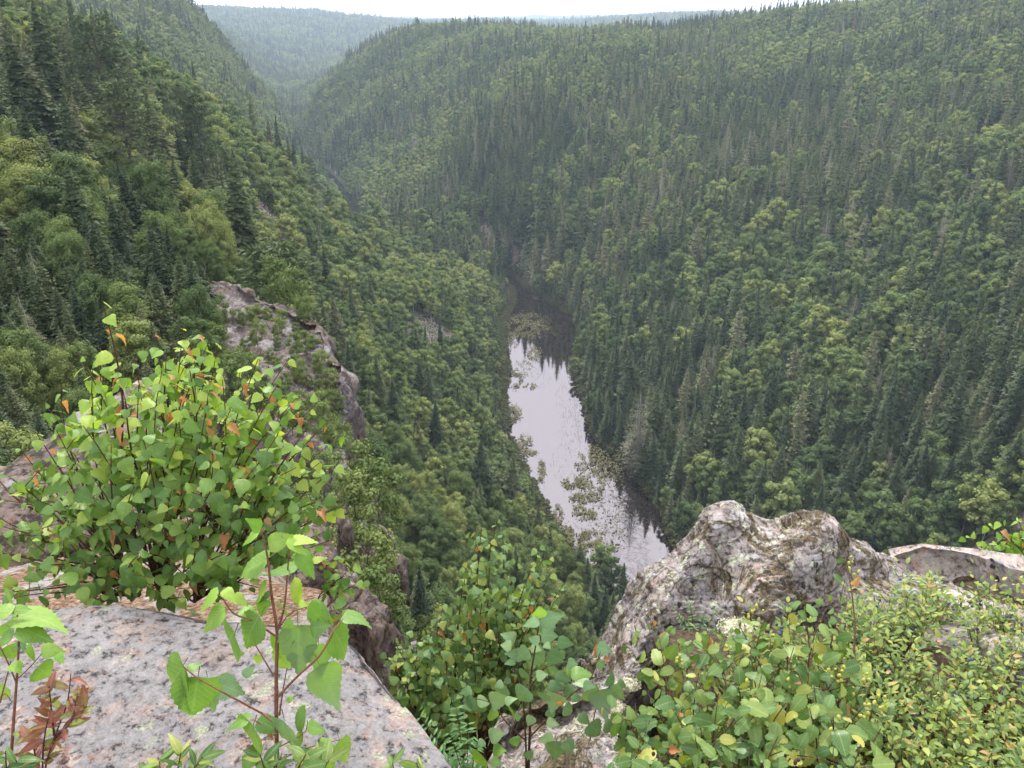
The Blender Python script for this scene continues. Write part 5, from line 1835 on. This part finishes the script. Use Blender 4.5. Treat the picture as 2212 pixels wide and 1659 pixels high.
lance_plant('tuft of dull purple and green leaves at the foot of the birch sapling', 1.1, [[(1480,1600),(1470,1420),(1440,1300)], [(1600,1600),(1640,1400),(1690,1300)], [(1700,1600),(1760,1420),(1820,1330)], [(1520,1600),(1540,1420),(1520,1330)]], 8, key='lance', per=9, L=.042)
lance_plant('small narrow-leaved sprig on the lower tip of the granite slab', 1.15, [[(2330,1600),(2340,1450),(2300,1340)], [(2200,1600),(2190,1450),(2170,1340)], [(2420,1600),(2400,1480)]], 9, key='lance', per=7, L=.04)


# ---- shrub in the gap
def region_bush(name, label, roots_, tips_, seed, key, L, twig, per=9, orange=.08, droop=.75, f0=.4, face=.5, side=2, th=.0045, group=None, okey='orange', limit=295):
    r = random.Random(seed)
    rts = [PY(*q) for q in roots_]
    stems, specs = [], []
    for k, (a, b, y_) in enumerate(tips_):
        tp = PY(a, b, y_)
        rt = min(rts, key=lambda q: abs(q[0] - tp[0]) * .6 + r.uniform(0, .15))
        d = tp - rt
        pts = [rt, rt + d * .35 + np.array([r.uniform(-.04, .04), r.uniform(-.04, .04), .08 * abs(d[0])]), rt + d * .7 + np.array([r.uniform(-.05, .05), r.uniform(-.05, .05), .05 * abs(d[0])]), tp]
        main = k % 5 == 0
        stems.append((pts, th * (1.6 if main else 1), .001, main))
        specs += auto_leaves(pts, per, L, key, f0=f0, orange=orange, r=r, droop=droop, face=face, okey=okey)
        ln = np.linalg.norm(d)
        for q in range(side):
            f = r.uniform(.45, .9)
            p0 = spline(np.array(pts), 30)[int(f * 29)]
            p1 = p0 + np.array([r.uniform(-1, 1), r.uniform(-.8, .8), r.uniform(0, .7)]) * L * 2.2
            stems.append(([p0, (p0 + p1) / 2 + [0, 0, .01], p1], .0016, .0007, False))
            specs += auto_leaves([p0, (p0 + p1) / 2 + [0, 0, .01], p1], 4, L * .95, key, f0=.2, orange=orange, r=r, droop=droop, face=face, okey=okey)
    return plant(name, label, 'shrub', rts[0], stems, specs, M[twig], group, limit)


rg = random.Random(21)
tips2 = [(1075,1118,2.9),(1060,1160,2.85),(1095,1170,3.0),(1035,1200,2.8),(1165,1175,3.05),(1150,1220,2.9),(1190,1235,3.0),(1200,1290,2.95),(1120,1200,2.9),(1000,1210,2.8),(1000,1260,2.7),(1050,1260,2.7),(1100,1260,2.8),(1150,1280,2.8),
         (960,1300,2.7),(1010,1320,2.7),(1070,1320,2.75),(1130,1340,2.8),(1190,1350,2.8),(920,1350,2.7),(880,1360,2.7),(850,1380,2.65),(900,1400,2.6),(960,1380,2.6),(1020,1390,2.6),(1080,1400,2.7),(1140,1410,2.7),
         (840,1430,2.6),(880,1450,2.5),(940,1450,2.5),(1000,1450,2.5),(1060,1460,2.55),(1110,1460,2.6),(870,1500,2.45),(920,1520,2.4),(980,1510,2.4),(1040,1520,2.4),(1210,1400,2.7),(1180,1300,2.9),(1085,1140,2.95),(1040,1140,2.9),(1175,1200,3.0),
         (930,1570,2.35),(980,1570,2.3),(820,1410,2.6),(1220,1260,3.0)]
region_bush('birch_shrub', 'tall shrub with small dark and yellowing leaves rising from the gap between slab and boulder', [(1000,1640,2.75),(1040,1660,2.8),(960,1650,2.7)], tips2, 22, 'dark', .040, 'twig', per=21, orange=.035, th=.006, side=5)

# sapling with grey-green leaves at the bottom centre: crop of [850,1200,1700,1920] at 1959 px
z8 = lambda a, b: ((850 + a * .4339) * .8641, (1200 + b * .4339) * .8641)
G_ = 'blue'
CS = [(1150,800,1145,720,50),(1150,812,1258,784,70,G_),(1150,812,1055,830,50,G_),(1150,810,1130,770,60),(1160,880,1215,838,60,G_),(1160,890,1245,900,70,G_),(1180,940,1208,968,90,G_),(1150,930,1085,910,50,G_),(1250,930,1348,948,66,G_),
      (1100,960,1160,980,60,G_),(1090,980,1010,1030,70,G_),(1120,1000,1185,1060,80,G_),(1010,920,960,900,40,G_),(990,960,925,950,50,G_),(1010,1040,950,1060,40,G_),(1060,1010,960,1000,60,G_),(1200,1000,1300,1056,72,G_),(1310,1050,1365,1060,60,G_),
      (1300,1090,1390,1110,50,D),(1250,1080,1200,1140,60,G_),(1240,1120,1330,1160,60,G_),(1330,1120,1440,1090,46,D),(1400,1180,1475,1190,50,G_),(1480,960,1560,990,64,G_),(1480,1050,1530,1080,44,G_),(1540,1140,1595,1180,60,G_),(1560,1190,1640,1270,70,G_),
      (1350,1200,1290,1240,60,G_),(1200,1180,1280,1200,50,G_),(1420,1200,1500,1290,80,G_),(1500,1210,1520,1310,80,G_),(1440,1170,1340,1170,50,G_),(1600,1160,1650,1200,50,G_),(1080,1200,1010,1290,90,G_),(960,1190,880,1260,72,G_),(940,1170,890,1190,40,G_),
      (760,1210,685,1230,50,G_),(780,1270,700,1310,56,G_),(820,1270,770,1340,60,G_),(790,1270,880,1280,50,G_),(950,1280,1000,1260,30,G_),(860,1330,930,1370,60,D),(1000,1330,960,1360,40,D),(1010,1370,1050,1360,50,G_),(1110,1360,1080,1420,60,G_),
      (1190,1390,1260,1410,50,G_),(1290,1310,1350,1340,50,G_),(1380,1350,1440,1410,60,G_),(1440,1400,1510,1490,90,G_),(1520,1410,1590,1440,60,G_),(1240,1500,1240,1620,110,G_),(1230,1490,1150,1500,70,G_),(1300,1500,1340,1580,90,G_),
      (830,1500,790,1540,50,G_),(880,1560,940,1560,50,D),(870,1620,930,1630,50,D),(820,1590,770,1640,60,D),(1270,1300,1262,1262,26,'orange'),(860,1480,930,1460,60,G_),(1070,1100,1030,1150,50,G_),(1130,1130,1190,1120,50,G_),(1180,1230,1160,1290,60,G_),
      (1250,1230,1230,1300,60,G_),(1330,1250,1400,1260,50,G_),(1080,1560,1100,1620,70,G_),(1200,1320,1240,1370,60,G_),(920,1230,900,1300,60,G_),(1000,1480,1020,1540,60,D)]
traced('birch_sapling', 'upright sapling with dull grey-green leaves at the bottom centre', 'sapling', 1.72,
       [([(1085,1800),(1086,1660),(1095,1400),(1098,1150),(1120,1000),(1150,805)], .0055, .0015, 1), ([(1070,1780),(1072,1560),(1060,1330),(1050,1200),(990,960)], .0038, .001, 1), ([(1095,1480),(1200,1370),(1330,1240),(1440,1150),(1500,990)], .003, .001, 1),
        ([(1070,1500),(960,1400),(880,1290),(780,1260)], .0024, .001), ([(1440,1500),(1480,1300),(1560,1180)], .002, .001), ([(860,1700),(830,1560),(840,1480)], .002, .001), ([(1098,1150),(1180,1080),(1300,1050)], .0018, .0009), ([(1230,1700),(1240,1560),(1250,1490)], .0022, .001)],
       CS, M['twig'], .10, 4, conv=z8)


# ---- pinnate fronds
def frond(parent, p0, p1, nl, L, key='fern', sag=.1):
    pts = spline(np.array([p0, (np.array(p0) + p1) / 2 + [0, 0, sag * .3], p1]), 20)
    S = []
    for k in range(nl):
        i = min(18, int(19 * (k + .8) / (nl + .3)))
        tan = unit(pts[i + 1] - pts[i])
        toc = unit(np.array([0, 0, CAMZ]) - pts[i])
        sd_ = unit(np.cross(tan, unit(toc + np.array([0, 0, .8]))))
        for s in (-1, 1):
            d = unit(sd_ * s + tan * .45 + np.array([0, 0, -.12]))
            S.append((key, pts[i], d, unit(toc + np.array([0, 0, .9])), L * (1 - .55 * abs(k / nl - .35)) * random.uniform(.9, 1.1), 1.0))
    return pts, S


def frond_plant(label, y0, base_px, tips_, seed, nl=10, L=.03, group=None):
    random.seed(seed)
    b = PY(*base_px, y0)
    stems, specs = [], []
    for a, c, dy in tips_:
        pts, S = frond(None, b, PY(a, c, y0 + dy), nl, L)
        stems.append((list(pts[::4]) + [pts[-1]], .002, .0006, True))
        specs += S
    plant('fern_like_shrub', label, 'plant', b, stems, specs, M['redtwig'])


frond_plant('plant with feathery pinnate leaves at the bottom between slab and saplings', 1.95, (1010,1720), [(905,1545,.0),(925,1600,-.05),(985,1525,.05),(960,1640,-.1),(1010,1560,.05),(1035,1600,-.05),(900,1640,-.05),(1040,1650,-.1),(970,1580,0)], 31, 12, .040)
frond_plant('tuft of small upright ferns beside the pale lichen on the boulder', 2.2, (1500,1420), [(1490,1300,0),(1555,1310,.04),(1465,1330,-.02),(1520,1330,.02),(1550,1360,-.04),(1450,1380,-.05),(1580,1370,0)], 32, 13, .020)
frond_plant('second tuft of small ferns low beside the mossy stones at the bottom', 1.75, (1290,1690), [(1220,1600,0),(1255,1580,.03),(1190,1640,-.02),(1300,1600,.02),(1240,1650,-.04)], 33, 11, .022)

# ---- alder bush at the lower right
zr = lambda a, b: ((1500 + a * .4942) * .8641, (1100 + b * .4942) * .8641)      # crop of [1500,1100,2560,1920] at 2145 px
ra = random.Random(41)
tips3 = []
for a, b, y_ in [(1240,560,1.75),(1030,800,1.7),(960,900,1.65),(1120,880,1.7),(860,1000,1.6),(700,930,1.7),(560,1040,1.6),(440,1010,1.7),(380,930,1.8),(300,1000,1.7),(250,900,1.8),(1180,1090,1.5),(1080,1040,1.5),(980,1050,1.5),
                 (760,1060,1.5),(660,1130,1.45),(500,1180,1.45),(330,1200,1.5),(220,1240,1.5),(180,1330,1.4),(130,1400,1.4),(250,1420,1.35),(380,1380,1.35),(500,1330,1.35),(600,1280,1.35),(700,1250,1.35),(820,1180,1.4),(900,1160,1.4),
                 (1000,1180,1.38),(1080,1230,1.35),(1190,1210,1.4),(1280,1250,1.4),(1350,1330,1.35),(1420,1460,1.3),(1300,1420,1.3),(1180,1400,1.25),(1060,1360,1.25),(940,1330,1.25),(820,1330,1.25),(720,1400,1.2),(600,1450,1.2),
                 (480,1500,1.2),(350,1560,1.2),(220,1560,1.25),(900,1500,1.15),(1040,1520,1.15),(1180,1560,1.15),(760,1560,1.15),(620,1600,1.15),(1320,1540,1.2),(560,960,1.7),(820,930,1.7),(1240,700,1.75),(150,1480,1.4)]:
    uu, vv = zr(a, b)
    tips3.append((uu, vv, y_ + .1))
al = region_bush('alder_bush', 'green alder bush with round leaves and clusters of yellow-green cones at the bottom right', [(1620,1900,1.25),(1500,1880,1.3),(1740,1880,1.3),(1420,1860,1.3)], tips3, 42, 'alder', .041, 'twig', per=12, orange=.02, f0=.35, side=3, droop=.5, face=.7, th=.004)
# cones in little clusters
cg, cf = [], []
bmc = bmesh.new()
bmesh.ops.create_icosphere(bmc, subdivisions=2, radius=1)
co_ = np.array([v_.co[:] for v_ in bmc.verts])
fc_ = np.array([[v_.index for v_ in f_.verts] for f_ in bmc.faces])
bmc.free()
cone_v = co_ * [.62, .62, 1.0] * (1 + .06 * np.sin(co_[:, 2:3] * 14))
cone_me = mesh_from('cone', cone_v, fc_, [M['cone']])
old_me = mesh_from('cone', cone_v, fc_, [M['oldcone']])
for a, b, y_, k, old in [(1262,600,1.75,3,0),(1285,670,1.75,4,0),(770,885,1.75,3,0),(815,865,1.75,3,0),(405,1110,1.6,5,0),(870,1010,1.6,3,0),(945,1245,1.4,3,0),(770,1240,1.4,4,0),(1225,1160,1.45,4,0),(1180,1200,1.4,4,0),(1330,1220,1.4,4,0),
                         (1270,1265,1.4,4,0),(1340,1370,1.3,5,0),(1420,1335,1.35,4,0),(1390,1360,1.3,3,0),(185,1420,1.4,4,0),(1190,1440,1.2,2,0),(640,1055,1.6,3,0),(1195,935,1.65,3,1),(325,1600,1.2,4,1),(300,1580,1.2,3,1),(1000,1610,1.1,3,1),(870,945,1.6,3,1)]:
    c0 = PY(*zr(a, b), y_ + .08)
    for q in range(k):
        o = link('cone', old_me if old else cone_me, al)
        o.location = Vector(c0 + np.array([ra.uniform(-.014, .014), ra.uniform(-.012, .012), ra.uniform(-.016, .016)])) - Vector(al.location)
        s = .0062 * ra.uniform(.85, 1.2)
        o.scale = (s, s, s)
        o.rotation_euler = (ra.uniform(-.6, .6), ra.uniform(-.6, .6), 0)

# ---- hanging birch spray at the right edge
rt_ = [(2212,1290,2.85),(2240,1240,2.85),(2260,1300,2.85)]
region_bush('birch_shrub', 'yellow-green birch spray reaching in at the right edge above the flat rock', rt_,
            [(2080,1158,2.80),(2105,1180,2.75),(2130,1130,2.85),(2165,1122,2.85),(2200,1118,2.85),(2120,1200,2.80),(2160,1170,2.85),(2195,1160,2.85),(2150,1225,2.80),(2190,1210,2.75),(2120,1240,2.85),(2180,1245,2.80),(2215,1180,2.85),(2235,1130,2.95),(2210,1230,2.75),(2240,1200,2.75)],
            51, 'bright', .036, 'twig', per=8, orange=.05, f0=.3, side=1, th=.003)
# sprays at the right side of the big bush and left of the boulder
region_bush('birch_shrub', 'thin twigs with orange leaves beside the cliff edge, right of the birch bush', [(690,1330,2.2)], [(745,1245,2.15),(765,1270,2.15),(720,1230,2.2),(755,1310,2.1),(700,1260,2.2)], 52, 'birch', .036, 'twig', per=5, orange=.15, side=1, th=.002)
region_bush('birch_shrub', 'small sprig with orange and dark leaves against the left flank of the boulder', [(1400,1520,2.2)], [(1345,1390,2.2),(1370,1350,2.2),(1400,1330,2.2),(1440,1345,2.15),(1360,1430,2.15),(1290,1400,2.3),(1420,1400,2.1)], 53, 'birch', .036, 'twig', per=5, orange=.25, side=1, th=.002)

# ---- blueberry cover
BBV, BBS = [], []


def blueberry_proto(seed):
    r = random.Random(seed)
    V, Fc, UVs, n = [], [], [], 0
    gs = Geo()
    berries = []
    srcs = []
    for me in LEAF['bb']:
        v_ = np.zeros(len(me.vertices) * 3)
        me.vertices.foreach_get('co', v_)
        li = np.zeros(len(me.loops), np.int32)
        me.loops.foreach_get('vertex_index', li)
        uv_ = np.zeros(len(me.loops) * 2)
        me.uv_layers[0].data.foreach_get('uv', uv_)
        uvv = np.zeros((len(me.vertices), 2))
        uvv[li] = uv_.reshape(-1, 2)
        srcs.append((v_.reshape(-1, 3), li.reshape(-1, 4), uvv))
    for s in range(13):
        az, rr_ = r.uniform(0, 6.28), r.uniform(0, .085)
        b = np.array([math.cos(az) * rr_ * .5, math.sin(az) * rr_ * .5, -.02])
        h = r.uniform(.10, .21)
        tp = np.array([math.cos(az) * rr_ * 1.6, math.sin(az) * rr_ * 1.6, h])
        pts = spline(np.array([b, (b + tp) / 2 + [r.uniform(-.015, .015), r.uniform(-.015, .015), .01], tp]), 12)
        gs.add(*tube_geo(pts[::3], np.linspace(.0016, .0007, 4), 4))
        for k in range(20):
            f = .25 + .75 * (k + r.random()) / 20
            i = min(10, int(f * 11))
            tan = unit(pts[i + 1] - pts[i])
            a2 = k * 2.4 + r.uniform(-.5, .5)
            off = unit(np.array([math.cos(a2), math.sin(a2), r.uniform(-.1, .6)]))
            b2 = pts[i] + off * r.uniform(0, .025)
            d = unit(off + tan * .7)
            mt = np.array(leaf_matrix(b2, d, np.array([r.uniform(-.5, .5), r.uniform(-.5, .5), 1]), .021 * r.uniform(.7, 1.25)))
            v0, f0, u0 = r.choice(srcs)
            V.append(v0 @ mt[:3, :3].T + mt[:3, 3])
            Fc.append(f0 + n)
            UVs.append(u0)
            n += len(v0)
        if r.random() < .45:
            for q in range(r.randint(1, 3)):
                berries.append(pts[8] + np.array([r.uniform(-.014, .014), r.uniform(-.014, .014), r.uniform(-.01, .012)]))
    return mesh_from('foliage', np.concatenate(V), np.concatenate(Fc), [M['leaf_blueberry']], uv=np.concatenate(UVs)), gs.mesh('stem', [M['redtwig']]), berries


protos = [blueberry_proto(60 + i) for i in range(6)]
berry_me = mesh_from('berry', co_ * .0048, fc_, [M['berry']])
rq = random.Random(77)
cnt = 0
yy_ = []
out_bb = []
gx = np.arange(.45, 6.0, .125)
gy = np.arange(-.6, 3.5, .125)
for x_ in gx:
    for y_ in gy:
        px, py = x_ + rq.uniform(-.05, .05), y_ + rq.uniform(-.05, .05)
        zg = float(terrain_z([px], [py])[0])
        if zg < 97.9:
            continue
        uu, vv, ff = project(np.array([[px, py, zg + .05]]))
        uu, vv = uu[0], vv[0]
        inside = py > .6 and ff[0] > .3 and vv < 1760 and uu < 2330
        if not inside:
            if py < 2.3 and px > .7:
                out_bb.append((px, py, zg))
            continue
        # upper limit of the green cover, left limit
        lim = np.interp(uu, [1300,1480,1600,1720,1820,1900,2000,2100,2212], [1500,1425,1400,1385,1375,1350,1325,1335,1335])
        if vv < lim or uu < 1310:
            continue
        if uu < 1780 and vv > 1500 and rq.random() < .5:
            continue
        if ((uu - 2060) / 90) ** 2 + ((vv - 1430) / 42) ** 2 < 1 and rq.random() < .85:
            continue
        yy_.append((px, py, zg, uu, vv))
yy_ = sorted(yy_, key=lambda q: q[1])
out_bb += [q[:3] for q in yy_[295:]]
bbm = [joined('blueberry', f_, s_) for f_, s_, be in protos]
ob = np.array(out_bb)
no = len(ob)
scatter('blueberry_thicket', ob, np.stack([np.zeros(no), np.zeros(no), R.uniform(0, 6.28, no)], 1), np.ones((no, 3)), R.random(no), R.integers(0, 6, no), bbm, 'unbroken blueberry cover running on past the right edge', 'undergrowth')
for k, (px, py, zg, uu, vv) in enumerate(yy_[:295]):
    f_, s_, be = protos[k % 6]
    where = ('at the bottom right corner' if vv > 1540 and uu > 1900 else 'behind the alder bush' if uu < 1850 else 'along the foot of the pale flat rock' if vv < 1400 else 'right of the alder bush')
    t = thing('blueberry_bush', 'low blueberry bush %s, %s' % (where, 'nearest the viewer' if py < 1.3 else 'midway back' if py < 1.9 else 'farthest back'), 'bush', (px, py, zg), rq.uniform(0, 6.28), 'blueberry bushes ' + where)
    sc_ = rq.uniform(.8, 1.2)
    t.scale = (sc_, sc_, sc_)
    link('foliage', f_, t)
    link('stem', s_, t)
    if vv < 1600:
        for b in be[:5]:
            o = link('berry', berry_me, t)
            o.location = b

# ---- pale reindeer lichen cushions
for k, (a, b, y_, s, lab) in enumerate([(1592,1362,2.17,.060,'pale cream lichen cushion on the boulder behind the ferns'), (1572,1410,2.10,.040,'small cream lichen cushion below the larger one on the boulder'),
                                        (1358,1480,2.05,.035,'cream lichen tuft on moss at the left of the alder bush'), (1330,1530,1.95,.03,'small cream lichen tuft low on the left of the alder bush'),
                                        (1290,1640,1.75,.035,'cream lichen tuft near the bottom edge between sapling and alder bush'), (1260,1560,1.95,.03,'pale lichen tuft on the low rock at the bottom centre'),
                                        (1640,1330,2.22,.025,'tiny pale lichen tuft right of the cushion on the boulder')]):
    g = Geo()
    r = np.random.default_rng(500 + k)
    for q in range(420):
        d = unit(r.normal(0, 1, 3))
        d[2] = abs(d[2])
        c = d * s * np.array([1.2, 1.0, .6]) * r.uniform(.6, 1.05)
        rad = s * r.uniform(.035, .085)
        nn = 6
        v_ = unit(r.normal(0, 1, (4, 3))) * rad * 1.6
        g.add(c + v_, [(0, 1, 2), (0, 2, 3), (0, 3, 1), (1, 3, 2)])
    v2 = co_ * s * np.array([1.1, .95, .52])
    g.add(v2 * .93, fc_)
    p = PY(a, b, y_)
    o = link('lichen_cushion', g.mesh('lichen_cushion', [M['reindeer']], smooth=False), label=lab, cat='lichen')
    o.location = p

# shrubs standing on the promontory and along the brow
rs_ = np.random.default_rng(91)
SH = [(600,720,47,.9),(640,760,44,1.0),(690,800,43,.9),(555,735,46,1.1),(470,760,44,1.4),(430,700,48,1.5),(430,800,40,1.5),(500,850,38,1.5),(560,880,37,1.2),(640,650,52,2.0),(600,640,55,2.4),(660,690,49,1.3),(520,830,39,1.6),
      (700,930,34,1.2),(690,1050,26,1.1),(660,1120,22,1.0),(770,1130,24,1.6),(800,1270,20,1.5),(765,1360,12,.7),(820,1330,17,1.1),(760,1050,30,1.8),(820,1120,30,2.2),(690,1190,16,.8),(630,920,36,1.3),(600,800,43,.7),(575,850,40,.9),(610,860,40,.8),(650,880,38,.8),(540,800,42,.9),(585,780,44,.6),(620,830,41,.6),(560,830,40,.8),(655,930,36,.8),(500,800,42,1.0),(480,690,50,1.3),(520,700,49,.8),(545,700,50,1.0),(580,690,50,.7),(610,700,48,.8),(640,720,47,.6),(660,750,45,.9),(690,850,42,.7),(705,870,41,.6),(640,800,43,.8),(600,750,45,.6),(720,960,37,.9),(530,760,46,.7),(470,720,48,1.2),(600,900,37,.9),(700,800,44,1.1),(715,840,42,1.0),(725,890,40,1.1),(680,770,46,1.1),(690,900,39,1.2),(730,960,37,1.2),(560,700,50,1.1),(650,820,42,1.0),(670,830,42,.5)]
for k, (a, b, d, h) in enumerate(SH):
    p = P(a, b, d)
    side_ = 'upper' if b < 780 else ('middle' if b < 1000 else 'lower')
    make_tree('greenshrub', k % 3, (p[0], p[1], p[2] - h * .35), h * 1.5, 1.0, rs_.uniform(0, 6.28), rs_.uniform(.35, .7),
              '%s shrub on %s cliff edge %s' % ('small' if h < 1.15 else ('large' if h > 1.55 else 'bushy'), side_, beside(a, b)), 'shrubs on the %s part of the cliff edge' % side_)
top_tree('spruce_near', 1, 640, 1235, 3.4, 2.3, .9, 'tiny bright green juniper-like conifer behind the young birch leaves', None, .32, .2) if False else None

# ------------------------------------------------------------------ air
hz, nt, out = mat('valley_haze')
pv = nd(nt, 'ShaderNodeVolumePrincipled', ins={'Color': (0.64, 0.80, 1.0, 1), 'Density': 0.00021, 'Anisotropy': 0.0})
nt.links.new(pv.outputs[0], out.inputs['Volume'])
ztop = max(float(TZ.max()) + 45, 160)
zbot = min(float(TZ.min()), -1.5) - 1
V = np.array([(x_, y_, z_) for z_ in (zbot, ztop) for y_ in (-7600, 7600) for x_ in (-7600, 7600)], float)
me = mesh_from('haze', V, [[0, 2, 3, 1], [4, 5, 7, 6], [0, 1, 5, 4], [1, 3, 7, 5], [3, 2, 6, 7], [2, 0, 4, 6]], [hz], smooth=False)
link('haze', me, kind='stuff')
print('trees', n, 'individual', int(indiv.sum()), 'bb', len(yy_), 'z', TZ.min(), TZ.max(), 'tris', sum(len(m_.polygons) for m_ in bpy.data.meshes))
